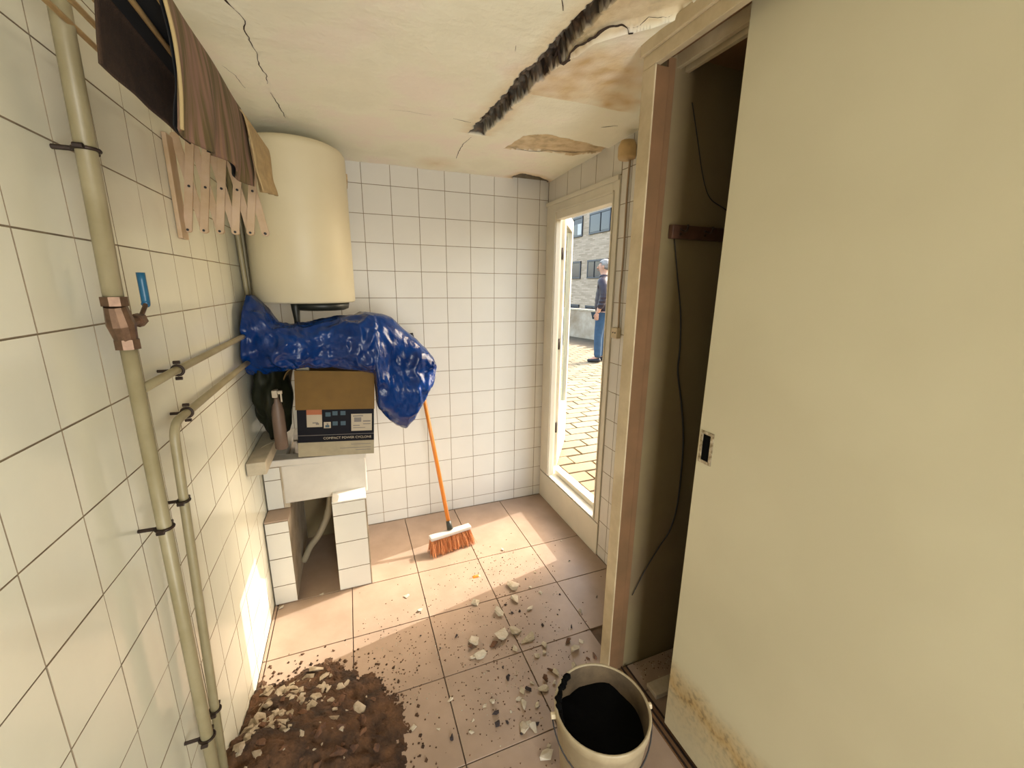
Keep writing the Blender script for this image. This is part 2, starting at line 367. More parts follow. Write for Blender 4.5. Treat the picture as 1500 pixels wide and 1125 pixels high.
# short return wall of the closet and the partition towards the camera
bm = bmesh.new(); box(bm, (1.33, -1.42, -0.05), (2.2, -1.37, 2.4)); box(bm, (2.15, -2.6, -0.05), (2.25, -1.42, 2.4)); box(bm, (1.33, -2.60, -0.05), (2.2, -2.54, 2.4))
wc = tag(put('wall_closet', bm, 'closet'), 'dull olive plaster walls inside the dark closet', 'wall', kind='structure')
bm = bmesh.new(); box(bm, (1.28, YB, -0.05), (1.42, -2.60, 2.4))
tag(put('wall_partition', bm, 'white_paint'), 'plain painted partition wall beyond the sliding door', 'wall', kind='structure')
# rear wall with an opening added for the fill lamp (behind the photographer)
bm = bmesh.new()
box(bm, (-0.2, YB - 0.12, -0.1), (0.46, YB, 2.4)); box(bm, (1.2, YB - 0.12, -0.1), (1.45, YB, 2.4)); box(bm, (0.46, YB - 0.12, -0.1), (1.2, YB, 0.26)); box(bm, (0.46, YB - 0.12, 1.78), (1.2, YB, 2.4))
tag(put('wall_rear', bm, 'white_paint'), 'painted rear wall with an opening added for the fill lamp', 'wall', kind='structure')

# ceiling: real relief (rusty groove, flaked plaster, hole at the wall)
CS = -0.033     # the ceiling rises slightly towards the photographer
def atc(px, py):
    d = FV + RV * ((px - W / 2) / FPX) - UV * ((py - H / 2) / FPX)
    return CAM + d * ((ZC + CS * CAM.y - CAM.z) / (d.z - CS * d.y))
def P2(pts): return [atc(x_, y_).to_2d() for x_, y_ in pts]
G0, G1 = P2([(697, 197), (890, 0)])
def poly_in(p, poly):
    c = False; j = len(poly) - 1
    for i in range(len(poly)):
        a, b_ = poly[i], poly[j]
        if (a.y > p.y) != (b_.y > p.y) and p.x < (b_.x - a.x) * (p.y - a.y) / (b_.y - a.y) + a.x: c = not c
        j = i
    return c
def seg_dist(p, poly, closed=True):
    best = 9
    for i in range(len(poly) - (0 if closed else 1)):
        a, b_ = poly[i], poly[(i + 1) % len(poly)]; d = b_ - a
        t = max(0, min(1, (p - a).dot(d) / max(d.length_squared, 1e-9))); best = min(best, (p - a - d * t).length)
    return best
FLAKE1 = P2([(738, 218), (768, 199), (800, 196), (835, 204), (872, 213), (900, 219), (868, 225), (835, 228), (790, 222)])
FLAKE2 = P2([(806, 100), (830, 84), (872, 58), (905, 46), (930, 42), (1000, 18), (1040, -40), (925, -60), (880, 0), (840, 50)])
STAIN = P2([(745, 160), (800, 110), (860, 75), (935, 70), (940, 150), (905, 165), (850, 150), (790, 150)])
HOLE = P2([(748, 259), (765, 254), (790, 259), (804, 266), (790, 272), (760, 268)])
def nz(x_, y_, s, o_=0.0): return noise.noise(Vector((x_ * s, y_ * s, o_)))
def ceil_at(x_, y_):
    p = Vector((x_, y_)); z = ZC + CS * y_ + 0.004 * nz(x_, y_, 5) + 0.0015 * nz(x_, y_, 25, 3)
    r_ = g_ = b_ = 0.0
    # groove: a reinforcement bar that blew its cover off, along y
    xm = G0.x + (G1.x - G0.x) * (y_ - G0.y) / (G1.y - G0.y) + 0.006 * nz(0, y_, 7, 5); half = 0.031 + 0.008 * nz(0, y_, 14, 9)
    if y_ < G0.y:
        e = abs(x_ - xm + 0.008 * nz(x_, y_, 45, 2)) / max(half, 0.006)
        end = min(1.0, (G0.y - y_) / 0.02)
        if e < 1.25 and end > 0.2:
            k = max(0, min(1, (1.15 - e) / 0.30)) * end
            z += (0.046 + 0.020 * nz(x_, y_, 60, 1)) * k
            g_ = 1.0 if e < 1.12 else 0.35
            g_ *= 0.92 + 0.16 * nz(x_, y_, 30, 8)
        elif e < 3.0: b_ = max(b_, 0.45 * (3.0 - e) / 1.75)
    def inside(poly, wob):
        q = p + Vector((wob * nz(x_, y_, 20, 4), wob * nz(x_, y_, 20, 6)))
        d = seg_dist(q, poly); return d if poly_in(q, poly) else -d
    if -0.9 < y_ < -0.3 and x_ > 1.0:
        d = inside(FLAKE1, 0.008)
        if d > 0: z += min(0.010, d * 1.5); r_ = 0.85
    if y_ < -1.0 and x_ > 0.95:
        d = inside(FLAKE2, 0.006)
        if d > 0: z += min(0.016, d * 2.0); r_ = max(r_, 0.70)
        elif d > -0.10: z -= 0.010 * math.exp(d / 0.03) 
        d = inside(STAIN, 0.03)
        if d > -0.05: b_ = max(b_, min(1.0, (d + 0.05) / 0.09) * (0.75 + 0.5 * nz(x_, y_, 18, 7)))
    d = inside(HOLE, 0.006) if y_ > -0.25 else -1
    if d > 0: z += min(0.03, d * 3); g_ = 0.9; 
    elif d > -0.05: b_ = max(b_, 0.7 * (1 + d / 0.05))
    d = (Vector((x_, y_)) - Vector((0.93, -0.12))).length
    if d < 0.14: b_ = max(b_, 0.5 * (1 - d / 0.14))
    return z, (max(0, min(1, r_)), max(0, min(1, g_)), max(0, min(1, b_)))
xs = [-0.01 + i * 0.02 for i in range(0, 46)] + [0.90 + i * 0.0055 for i in range(0, 140)]; ys = [0.006 - i * 0.0065 for i in range(0, 300)] + [-2.1, -2.4, -2.8, -3.3, YB]
bm = bmesh.new(); cl = bm.verts.layers.float_color.new('mask'); grid = []
for y_ in ys:
    row = []
    for x_ in xs:
        z, c = ceil_at(x_, y_); v = bm.verts.new((x_, y_, z)); v[cl] = (*c, 1); row.append(v)
    grid.append(row)
for r0, r1 in zip(grid, grid[1:]):
    for k in range(len(xs) - 1): bm.faces.new((r0[k], r0[k + 1], r1[k + 1], r1[k]))
me = bpy.data.meshes.new('ceiling'); bm.to_mesh(me); bm.free()
for p in me.polygons: p.use_smooth = True
for p in me.polygons:
    c = p.center
    if 0.90 < c.x < 1.12 and c.z > ZC + CS * c.y + 0.010: p.use_smooth = False
ceil_o = tag(link('ceiling', me, 'ceiling'), 'cracked peeling plaster ceiling with a rusty open groove', 'ceiling', kind='structure')
bm = bmesh.new(); box(bm, (-0.3, YB - 0.15, 2.30), (XR + 0.16, 0.2, 2.45)); box(bm, (1.42, -2.7, 2.30), (2.3, -1.36, 2.35))
put('roof_slab', bm, 'concrete', ceil_o)
def crack(name, pts, w, jit=0.006):
    pts = [atc(x_, y_) for x_, y_ in pts]; fine = []
    if jit < 0.004 and len(pts) > 2: pts = curve_pts(pts, 5)
    for a, b_ in zip(pts, pts[1:]):
        n = max(2, int((b_ - a).length / 0.012))
        for k in range(n): fine.append(a.lerp(b_, k / n))
    fine.append(pts[-1]); bm = bmesh.new(); prev = None
    for i, p in enumerate(fine):
        d = (fine[min(i + 1, len(fine) - 1)] - fine[max(i - 1, 0)]).to_2d(); nrm = Vector((-d.y, d.x)).normalized()
        t = i / (len(fine) - 1); ww = w * (0.35 + 0.65 * math.sin(math.pi * min(1, max(0, t))) + 0.6 * noise.noise(Vector((p.x * 60, p.y * 60, 0))))
        ww = max(ww, 0.0006); off = jit * noise.noise(Vector((p.x * 40, p.y * 40, 5)))
        c = p.to_2d() + nrm * off; z = ceil_at(c.x, c.y)[0] - 0.0012
        cur = (bm.verts.new((*(c + nrm * ww / 2), z)), bm.verts.new((*(c - nrm * ww / 2), z)))
        if prev: bm.faces.new((prev[0], prev[1], cur[1], cur[0]))
        prev = cur
    return put(name, bm, 'crack', ceil_o)
for pts, w in (([(318, -20), (330, 0), (343, 12)], 0.006), ([(343, 12), (360, 30), (357, 42), (367, 62), (377, 80)], 0.0030), ([(377, 80), (380, 95), (389, 108), (392, 122)], 0.003),
               ([(396, 135), (404, 148), (412, 160), (418, 172)], 0.003), ([(664, 173), (690, 179)], 0.003), ([(668, 232), (672, 222), (678, 210), (690, 200)], 0.003),
               ([(823, -5), (825, 14)], 0.003), ([(880, 187), (905, 185)], 0.004), ([(755, 75), (757, 66)], 0.002), ([(742, 218), (790, 222), (835, 226), (868, 224)], 0.006),
               ([(806, 99), (840, 78), (872, 57), (905, 45), (928, 42)], 0.024), ([(905, 45), (930, 41), (985, 22)], 0.004), ([(325, 95), (345, 110), (358, 128)], 0.0015), ([(570, 160), (600, 163), (632, 168)], 0.0012)):
    crack('crack', pts, w, 0.001 if w > 0.005 else 0.006)

# ------------------------------------------------------------------ sliding door, its frame and the closet
t1 = empty('trim_1', (1.28, -1.41, 0), 'cream painted wooden frame of the sliding closet door', 'door frame', kind='structure')
bm = bmesh.new(); box(bm, (1.279, -1.436, 0), (1.284, -1.378, 2.102), 0.003); put('jamb', bm, 'frame_paint', t1)
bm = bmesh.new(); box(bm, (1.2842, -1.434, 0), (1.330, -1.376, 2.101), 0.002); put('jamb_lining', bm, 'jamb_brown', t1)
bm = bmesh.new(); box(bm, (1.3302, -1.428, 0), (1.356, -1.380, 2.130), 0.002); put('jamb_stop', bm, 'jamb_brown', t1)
bm = bmesh.new(); box(bm, (1.270, -2.62, 2.138), (1.30, -1.374, 2.176), 0.003); put('head_moulding', bm, 'frame_paint', t1)
bm = bmesh.new(); box(bm, (1.2795, -2.62, 2.1025), (1.300, -1.3785, 2.1378), 0.002); put('head_board', bm, 'frame_paint', t1)
bm = bmesh.new(); box(bm, (1.318, -2.62, 2.135), (1.350, -1.42, 2.20)); put('head_track', bm, 'jamb_brown', t1)
bm = bmesh.new(); box(bm, (1.366, -2.62, 2.110), (1.382, -1.42, 2.20), 0.001); put('track_rail', bm, 'frame_paint', t1)
bm = bmesh.new(); box(bm, (1.398, -2.62, 2.105), (1.412, -1.42, 2.20), 0.001); put('track_rail', bm, 'frame_paint', t1)
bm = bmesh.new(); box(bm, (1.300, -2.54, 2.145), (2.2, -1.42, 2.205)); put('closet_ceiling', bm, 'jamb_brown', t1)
bm = bmesh.new(); box(bm, (1.322, -2.54, -0.004), (1.372, -1.43, 0.004)); ft = put('floor_track', bm, 'jamb_brown', t1)
for x_ in (1.325, 1.345, 1.366):
    bm = bmesh.new(); box(bm, (x_, -2.54, 0.004), (x_ + 0.004, -1.43, 0.012), 0.001); put('guide_rib', bm, 'clamp', ft)

YD = -1.686
d1 = empty('door_1', (1.352, -2.05, 0.045), 'plain cream sliding door with a water stained lower edge', 'door', kind='structure')
bm = bmesh.new(); box(bm, (1.335, -2.50, 0.045), (1.365, YD, 2.16), 0.0015)
dp = put('door_panel', bm, 'laminate', d1)
bm = bmesh.new()
a0, a1, b0, b1 = -1.738, -1.694, 1.012, 1.106
for q in (((a0, b0), (a1, b0 + 0.009)), ((a0, b1 - 0.009), (a1, b1)), ((a0, b0 + 0.009), (a0 + 0.009, b1 - 0.009)), ((a1 - 0.009, b0 + 0.009), (a1, b1 - 0.009))):
    box(bm, (1.3320, q[0][0], q[0][1]), (1.3352, q[1][0], q[1][1]), 0.0006)
h = put('flush_pull', bm, 'pull_metal', dp); h['label'] = 'worn metal flush pull with a black recess'
bm = bmesh.new(); box(bm, (1.3336, a0 + 0.009, b0 + 0.009), (1.3352, a1 - 0.009, b1 - 0.009)); put('pull_recess', bm, 'tar', dp)

# coat rail and loose cable in the closet
hr = empty('coat_rail', (1.5, -1.42, 1.67), 'dark brown wooden coat rail on the closet wall', 'coat rail')
bm = bmesh.new(); box(bm, (1.388, -1.440, 1.644), (1.86, -1.4205, 1.686), 0.005); put('board', bm, 'wood_dark', hr)
for x_ in (1.42, 1.52, 1.62, 1.72, 1.82):
    bm = bmesh.new(); tube(bm, curve_pts([(x_, -1.440, 1.672), (x_, -1.462, 1.664), (x_, -1.470, 1.672), (x_, -1.470, 1.682)], 4), 0.003, 6); put('hook', bm, 'clamp', hr, True)
    bm = bmesh.new(); tube(bm, [(x_, -1.4395, 1.658), (x_, -1.4425, 1.658)], 0.004, 8); put('screw', bm, 'clamp', hr)
bm = bmesh.new()
cp = [at(x_, y_, 'y', -1.426) for x_, y_ in ((1014, 150), (1022, 205), (1030, 260), (1040, 290), (1060, 305), (1085, 322))]
tube(bm, curve_pts(cp, 6), 0.0016, 6); ck = put('wall_wire', bm, 'black', None, True)
tag(ck, 'thin dark wire sagging above the closet coat rail', 'wire')
bm = bmesh.new()
cp = [at(x_, y_, 'y', -1.427) for x_, y_ in ((988, 350), (992, 400), (997, 460), (996, 510), (993, 545), (998, 590), (1001, 640), (998, 690), (992, 740), (982, 775), (965, 802), (945, 835), (926, 872))]
n_ = len(cp); tube(bm, curve_pts(cp, 6), [0.0016 + 0.002 * math.sin(math.pi * i / ((n_ - 1) * 6)) for i in range((n_ - 1) * 6 + 1)], 6)
tag(put('hanging_cable', bm, 'black', None, True), 'black cable hanging below the closet coat rail', 'cable')
bm = bmesh.new(); box(bm, (1.39, -1.585, 0.0), (1.80, -1.530, 0.020), 0.003, Matrix.Translation((0, 0, 0.0005)))
tag(put('wood_batten', bm, 'concrete'), 'pale batten lying on the closet floor beside the track', 'batten')

# ------------------------------------------------------------------ terrace door
d2 = empty('door_2', (1.68, -0.39, 0), 'white painted wooden terrace door frame standing open', 'door', kind='structure')
def wbox(name, a, b_, parent=d2, m='white_paint', bev=0.003):
    bm = bmesh.new(); box(bm, a, b_, bev); return put(name, bm, m, parent)
wbox('bottom_panel', (1.648, -0.768, 0.0), (1.74, -0.002, 0.192))
wbox('sill', (1.652, -0.768, 0.196), (1.80, -0.002, 0.203))
wbox('stile', (1.648, -0.136, 0.203), (1.682, -0.002, 2.0)); wbox('stile', (1.648, -0.768, 0.203), (1.682, -0.716, 2.0))
wbox('top_rail', (1.648, -0.716, 1.890), (1.700, -0.136, 2.0))
wbox('stop_bead', (1.682, -0.768, 0.203), (1.702, -0.676, 1.90), bev=0.002); wbox('stop_bead', (1.682, -0.115, 0.203), (1.702, -0.002, 1.90), bev=0.002)
wbox('moulding', (1.638, -0.768, 1.978), (1.650, -0.002, 2.002), bev=0.004); wbox('moulding', (1.641, -0.728, 1.930), (1.650, -0.124, 1.942), bev=0.003)
wbox('moulding', (1.641, -0.132, 0.205), (1.650, -0.122, 1.930), bev=0.003); wbox('moulding', (1.641, -0.732, 0.205), (1.650, -0.724, 1.930), bev=0.003)
wbox('weather_bar', (1.712, -0.715, 0.202), (1.735, -0.115, 0.236), m='white_paint', bev=0.002)
# the leaf, swung outwards
leaf = empty('door_leaf', (1.706, -0.105, 0.26)); leaf.parent = d2; leaf.matrix_parent_inverse = world_of(d2).inverted()
leaf.rotation_euler = (0, 0, math.radians(90 - 34.5))
LM = world_of(leaf)
def lbox(name, a, b_, m='white_paint'):
    bm = bmesh.new(); box(bm, a, b_, 0.003); bm.transform(LM); return put(name, bm, m, leaf)
lbox('leaf_stile', (0, -0.02, 0), (0.07, 0.02, 1.70)); lbox('leaf_stile', (0.48, -0.02, 0), (0.55, 0.02, 1.70))
lbox('leaf_rail', (0.07, -0.02, 0), (0.48, 0.02, 0.35)); lbox('leaf_rail', (0.07, -0.02, 1.62), (0.48, 0.02, 1.70))
lbox('pane', (0.07, -0.003, 0.35), (0.48, 0.003, 1.62), 'pane')
for z in (0.25, 0.83, 1.40):
    bm = bmesh.new(); tube(bm, [(1.708, -0.112, z + 0.26), (1.708, -0.112, z + 0.33)], 0.007, 8); put('hinge', bm, 'clamp', d2, True)

# cable, junction cap and socket on the right wall
sk = empty('wall_socket', (1.65, -0.83, 1.27), 'small cream socket hanging on a cable beside the terrace door', 'socket')
bm = bmesh.new(); tube(bm, curve_pts([(1.648, -0.835, 2.06), (1.648, -0.830, 1.9), (1.648, -0.835, 1.65), (1.648, -0.830, 1.45), (1.648, -0.836, 1.30)], 8), 0.0045, 8); put('cable', bm, 'cable', sk, True)
bm = bmesh.new(); box(bm, (1.630, -0.850, 1.250), (1.656, -0.800, 1.302), 0.006); put('socket_body', bm, 'socket', sk)
for y_ in (-0.836, -0.818):
    bm = bmesh.new(); tube(bm, [(1.629, y_, 1.278), (1.631, y_, 1.278)], 0.004, 8); put('socket_hole', bm, 'black', sk)
bm = bmesh.new(); lathe(bm, [(0.036, 2.045), (0.040, 2.055), (0.040, 2.095), (0.030, 2.118)], (1.628, -0.838), 20); put('junction_cap', bm, 'cap_beige', sk, True)

# ------------------------------------------------------------------ water heater
hx, hy, hr_ = 0.249, -0.278, 0.2187
wh = empty('water_heater', (hx, hy, 1.41), 'white cylindrical electric water heater hung high in the tiled corner', 'water heater')
bm = bmesh.new(); prof = [(0.12, 1.408), (0.19, 1.408), (hr_ - 0.006, 1.410), (hr_, 1.418)]
prof += [(hr_, 1.75), (hr_, 2.045)] + [(hr_ - 0.045 + 0.045 * math.cos(a), 2.045 + 0.040 * math.sin(a)) for a in [k * math.pi / 16 for k in range(1, 9)]] + [(0.08, 2.095)]
lathe(bm, prof, (hx, hy), 72); tb = put('tank', bm, 'enamel', wh, True)
bm = bmesh.new(); lathe(bm, [(0.105, 1.372), (0.125, 1.380), (0.130, 1.409)], (0, 0), 40)
bm.transform(Matrix.Translation((hx + 0.06, hy - 0.01, 0)) @ Matrix.Diagonal((1.0, 1.0, 1, 1))); put('control_cover', bm, 'dark_plastic', wh, True)
bm = bmesh.new(); tube(bm, [(0.205, -0.36, 1.412), (0.205, -0.36, 1.385), (0.206, -0.36, 1.33), (0.206, -0.36, 1.26)], [0.020, 0.018, 0.013, 0.013], 12); put('inlet_fitting', bm, 'dark_plastic', wh, True)
bm = bmesh.new(); box(bm, (0.44, -0.20, 1.985), (0.475, -0.004, 2.015), 0.003); put('mount_bracket', bm, 'cap_beige', wh)
bm = bmesh.new(); box(bm, (0.06, -0.10, 1.985), (0.10, -0.004, 2.015), 0.003); put('mount_bracket', bm, 'cap_beige', wh)

# ------------------------------------------------------------------ pipes on the left wall
def clamp_part(parent, p, along, r_):
    """saddle clamp with a wall stem around a pipe at p"""
    al = Vector(along).normalized(); bm = bmesh.new(); side = Vector((1, 0, 0)).cross(al)
    ring = [p + (Vector((1, 0, 0)) * math.cos(a) + side * math.sin(a)) * (r_ + 0.0025) for a in [k * 2 * math.pi / 16 for k in range(17)]]
    tube(bm, ring, 0.0032, 6, False); o = put('clamp_ring', bm, 'clamp', parent, True)
    bm = bmesh.new(); tube(bm, [Vector((0.001, p.y, p.z)), Vector((p.x - r_, p.y, p.z))], 0.004, 6); put('clamp_stem', bm, 'clamp', parent)
    for s_ in (1, -1):
        bm = bmesh.new(); q = p + side * s_ * (r_ + 0.010); tube(bm, [q - Vector((0.006, 0, 0)), q + Vector((0.007, 0, 0))], 0.0045, 6); put('clamp_screw', bm, 'clamp', parent)
PX = 0.045
def yl(px, py, x_=PX):
    p = at(px, py, 'x', x_); return p
top = yl(78, -40); v0 = yl(168, 445); v1 = yl(187, 505); bot = yl(336, 1240)
pm = empty('water_pipe', (PX, v1.y, 0), 'thick cream painted riser pipe with a brass valve and blue lever', 'pipe')
ym = (v0.y + v1.y) / 2
bm = bmesh.new(); tube(bm, [(PX, top.y, ZC), (PX, top.y, top.z), v0], 0.0145, 14); put('upper_pipe', bm, 'pipe', pm, True)
bm = bmesh.new(); lowend = Vector((PX, bot.y, 0.0)); tube(bm, [v1, (v1 + lowend) / 2, lowend], 0.0125, 14); put('lower_pipe', bm, 'pipe', pm, True)
zb = yl(203, 573).z; yb0 = (v1 + (lowend - v1) * ((v1.z - zb) / v1.z)).y
b_end = at(340, 508, 'x', 0.035)
bm = bmesh.new(); tube(bm, [(PX, yb0, zb), (PX - 0.006, yb0 + 0.2, zb), (0.030, b_end.y, zb - 0.004), (0.030, -0.45, zb - 0.004)], 0.0095, 12); put('branch_pipe', bm, 'pipe', pm, True)
bm = bmesh.new(); tube(bm, [v0 + Vector((0, 0, 0.012)), v0 + Vector((0, 0, -0.004))], 0.020, 8); tube(bm, [v0 + Vector((0, 0, -0.004)), (v0 + v1) / 2, v1 + Vector((0, 0, 0.006))], [0.0165, 0.021, 0.0165], 12); tube(bm, [v1 + Vector((0, 0, 0.010)), v1 + Vector((0, 0, -0.008))], 0.0195, 8)
vb = put('valve_body', bm, 'brass', pm)
vc = (v0 + v1) / 2
bm = bmesh.new(); tube(bm, [vc, vc + Vector((0.008, 0.048, 0.004))], [0.011, 0.009], 10); tube(bm, [vc + Vector((0.008, 0.040, 0.004)), vc + Vector((0.010, 0.054, 0.005))], 0.013, 6); put('valve_stem', bm, 'brass', vb)
lp = [vc + Vector((0.010, 0.050, 0.006)), vc + Vector((0.012, 0.078, 0.030)), vc + Vector((0.012, 0.084, 0.040)), vc + Vector((0.012, 0.084, 0.094))]
bm = bmesh.new(); tube(bm, lp[:3], 0.004, 8); put('lever_arm', bm, 'brass', vb)
bm = bmesh.new(); tube(bm, curve_pts([lp[1] + Vector((0, 0.002, 0.002)), lp[2], lp[3]], 4), 0.0072, 10); lv = put('lever_grip', bm, 'lever', vb, True); lv['label'] = 'blue plastic lever grip'
for px, py, al in ((120, 216, (0, 0, 1)), (232, 785, (0, 0, 1)), (297, 1100, (0, 0, 1))):
    p = yl(px, py)
    if p.z > v0.z: t = (top.z - p.z) / (top.z - v0.z); c = Vector((PX, top.y, top.z)).lerp(v0, t); r_ = 0.0145
    else: t = (v1.z - p.z) / v1.z; c = v1.lerp(lowend, t); r_ = 0.0125
    clamp_part(pm, c, al, r_)
p = at(262, 545, 'x', 0.042); clamp_part(pm, Vector((0.040, p.y, zb - 0.001)), (0, 1, 0), 0.0095)
# second pipe
z2 = 1.176; bend = at(250, 612, 'x', 0.035); P2X = 0.035
e2 = at(331, 1135, 'x', P2X)
ps = empty('water_pipe', (P2X, bend.y, 0), 'thinner cream painted pipe bending down beside the riser pipe', 'pipe')
slope = (e2.y - bend.y) / (e2.z - z2)
low = Vector((P2X, bend.y - 0.01 + slope * (0 - z2), 0.0))
pts = [(0.030, -0.45, z2), (0.030, -0.8, z2), (P2X, bend.y + 0.07, z2)] + [Vector((P2X, bend.y + 0.045 - 0.045 * math.sin(a), z2 - 0.045 + 0.045 * math.cos(a))) for a in [k * math.pi / 16 for k in range(0, 9)]] + [(P2X, (bend.y + low.y) / 2, (z2 - 0.05) / 2), low]
bm = bmesh.new(); tube(bm, pts, 0.0098, 12); put('pipe_run', bm, 'pipe', ps, True)
for px, py, al in ((273, 600, (0, 1, 0)), (265, 738, (0, 0, 1)), (317, 1032, (0, 0, 1))):
    p = at(px, py, 'x', P2X)
    if al[1]: c = Vector((P2X, p.y, z2))
    else:
        c = Vector((P2X, bend.y + (low.y - bend.y) * (z2 - p.z) / z2, p.z))
    clamp_part(ps, c, al, 0.0098)
# heater feed pipes
hp = empty('feed_pipe', (0.03, -0.5, 1.4), 'pair of narrow pipes dropping down beside the water heater', 'pipe')
for q0, q1, r_ in (((344, 320), (362, 430), 0.010), ((351, 320), (367, 432), 0.007)):
    a = at(*q0, 'x', 0.016); b_ = at(*q1, 'x', 0.016); bm = bmesh.new(); tube(bm, [(0.016, a.y - 0.012, 1.95), a, b_, (0.016, b_.y, 1.25)], r_, 10); put('pipe_run', bm, 'pipe', hp, True)

# ------------------------------------------------------------------ folding clothes dryer and what hangs on it
YL = -1.00
dr = empty('drying_rack', (0.0, YL, 1.64), 'wooden concertina clothes dryer screwed to the side wall', 'drying rack')
def slat(xa, za, xb, zb_, y_, parent=dr, w=0.020, t=0.006):
    d = Vector((xb - xa, 0, zb_ - za)); L = d.length; ang = math.atan2(d.x, d.z)
    bm = bmesh.new()
    n = 8; pr = []
    for k in range(n + 1): a = math.pi * k / n; pr.append((w / 2 * math.cos(a), L + w / 2 * math.sin(a) * 0.7))
    for k in range(n + 1): a = math.pi + math.pi * k / n; pr.append((w / 2 * math.cos(a), w / 2 * math.sin(a) * 0.7))
    f = [bm.verts.new((x_, -t / 2, z)) for x_, z in pr]; g = [bm.verts.new((x_, t / 2, z)) for x_, z in pr]
    bm.faces.new(f); bm.faces.new(g[::-1])
    for k in range(len(pr)): bm.faces.new((f[k], g[k], g[(k + 1) % len(pr)], f[(k + 1) % len(pr)]))
    bm.transform(Matrix.Translation((xa, y_, za)) @ Matrix.Rotation(ang, 4, 'Y'))
    return put('slat', bm, 'slat', parent)
for yy in (YL, -2.40):
    bm = bmesh.new(); box(bm, (0.0005, yy - 0.045, 1.615), (0.012, yy + 0.010, 1.885), 0.003); put('wall_plate', bm, 'slat', dr)
    for k in range(5):
        xm = 0.036 + 0.039 * k
        slat(xm - 0.0195, 1.642, xm + 0.0195, 1.892, yy - 0.005)
        slat(xm + 0.0195, 1.642, xm - 0.0195, 1.892, yy + 0.005)
        for (px, pz) in ((xm, 1.760), (xm - 0.0195, 1.642), (xm + 0.0195, 1.642)) if k == 4 else ((xm, 1.760), (xm - 0.0195, 1.642)):
            bm = bmesh.new(); tube(bm, [(px, yy - 0.0105, pz), (px, yy + 0.010, pz)], 0.0035, 8); put('pivot', bm, 'black', dr)
RODX = [0.0555, 0.0900, 0.1235, 0.1725, 0.2115]
for x_ in RODX:
    bm = bmesh.new(); tube(bm, [(x_, -2.43, 1.890), (x_, YL + 0.02, 1.890)], 0.0045, 8); put('rod', bm, 'rod', dr, True)

def cloth(name, prof, y0, y1, m, zedge=None, n_t=40, amp=0.006, seed=0, thick=0.003, parent=None, yskew=None):
    """prof: list of (x, z) across the rods; hung between y0 (near) and y1 (far)"""
    P = curve_pts([(x_, 0, z) for x_, z in prof], 8); ns = len(P)
    bm = bmesh.new(); uvl = bm.loops.layers.uv.new('UVMap'); g = []
    for j in range(n_t + 1):
        t = j / n_t; row = []
        for i, p in enumerate(P):
            s = i / (ns - 1); y_ = y0 + (y1 - y0) * t
            if yskew: y_ += yskew(s, t)
            drop = zedge(s, t) if zedge else 0
            hang = max(0.0, (1.875 - p.z)) * 8
            wv_ = amp * min(1.5, hang) * (math.sin(t * 17 + seed + s * 3) + 0.6 * noise.noise(Vector((t * 7, s * 4, seed))))
            row.append(bm.verts.new((p.x + wv_, y_, p.z + drop)))
        g.append(row)
    for j in range(n_t):
        for i in range(ns - 1):
            f = bm.faces.new((g[j][i], g[j][i + 1], g[j + 1][i + 1], g[j + 1][i]))
            for l, (jj, ii) in zip(f.loops, ((j, i), (j, i + 1), (j + 1, i + 1), (j + 1, i))): l[uvl].uv = (jj / n_t, ii / (ns - 1))
    me = to_mesh(bm, name, True); o = link(name, me, m)
    sm = o.modifiers.new('thickness', 'SOLIDIFY'); sm.thickness = thick; sm.offset = 0
    if parent: o.parent = parent; o.matrix_parent_inverse = world_of(parent).inverted()
    return o
tw = empty('striped_towel', (0.15, -1.45, 1.88), 'dark brown striped towel draped over the clothes dryer rods', 'towel')
cloth('towel_fabric', [(0.205, 1.903), (0.216, 1.904), (0.226, 1.890), (0.231, 1.83), (0.230, 1.77), (0.226, 1.712)], -1.72, -1.24, 'towel', lambda s, t: -0.008 * s * math.sin(t * 9) + 0.022 * s * t, parent=tw, seed=1, amp=0.006)
cloth('towel_inner_shade', [(0.134, 1.902), (0.15, 1.9045), (0.18, 1.902), (0.206, 1.904)], -1.72, -1.24, 'towel_inner_shade', parent=tw, seed=3, amp=0.0)  # dark sheet standing in for the shaded underside of the fold
cloth('towel_inner_shade', [(0.218, 1.890), (0.2225, 1.83), (0.2215, 1.77), (0.2175, 1.718)], -1.715, -1.24, 'towel_inner_shade', lambda s, t: -0.008 * s * math.sin(t * 9) + 0.022 * s * t, parent=tw, seed=1, amp=0.005, thick=0.001)
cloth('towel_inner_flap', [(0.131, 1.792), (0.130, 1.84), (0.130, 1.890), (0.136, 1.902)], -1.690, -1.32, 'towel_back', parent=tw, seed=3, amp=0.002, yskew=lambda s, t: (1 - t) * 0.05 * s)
bm = bmesh.new(); tube(bm, curve_pts([(0.226, -1.723, 1.890), (0.232, -1.722, 1.83), (0.231, -1.722, 1.77), (0.225, -1.724, 1.710)], 6), 0.0028, 6); put('towel_hem', bm, 'hem', tw, True)
cb = cloth('beige_cloth', [(0.205, 1.896), (0.222, 1.899), (0.236, 1.886), (0.242, 1.83), (0.243, 1.78), (0.250, 1.735)], -1.27, -0.93, 'cloth_light', lambda s, t: -0.02 * s * (1 - t) + 0.03 * s * t, amp=0.006, seed=5, n_t=24)
tag(cb, 'small beige cloth hanging at the far end of the clothes dryer', 'cloth')

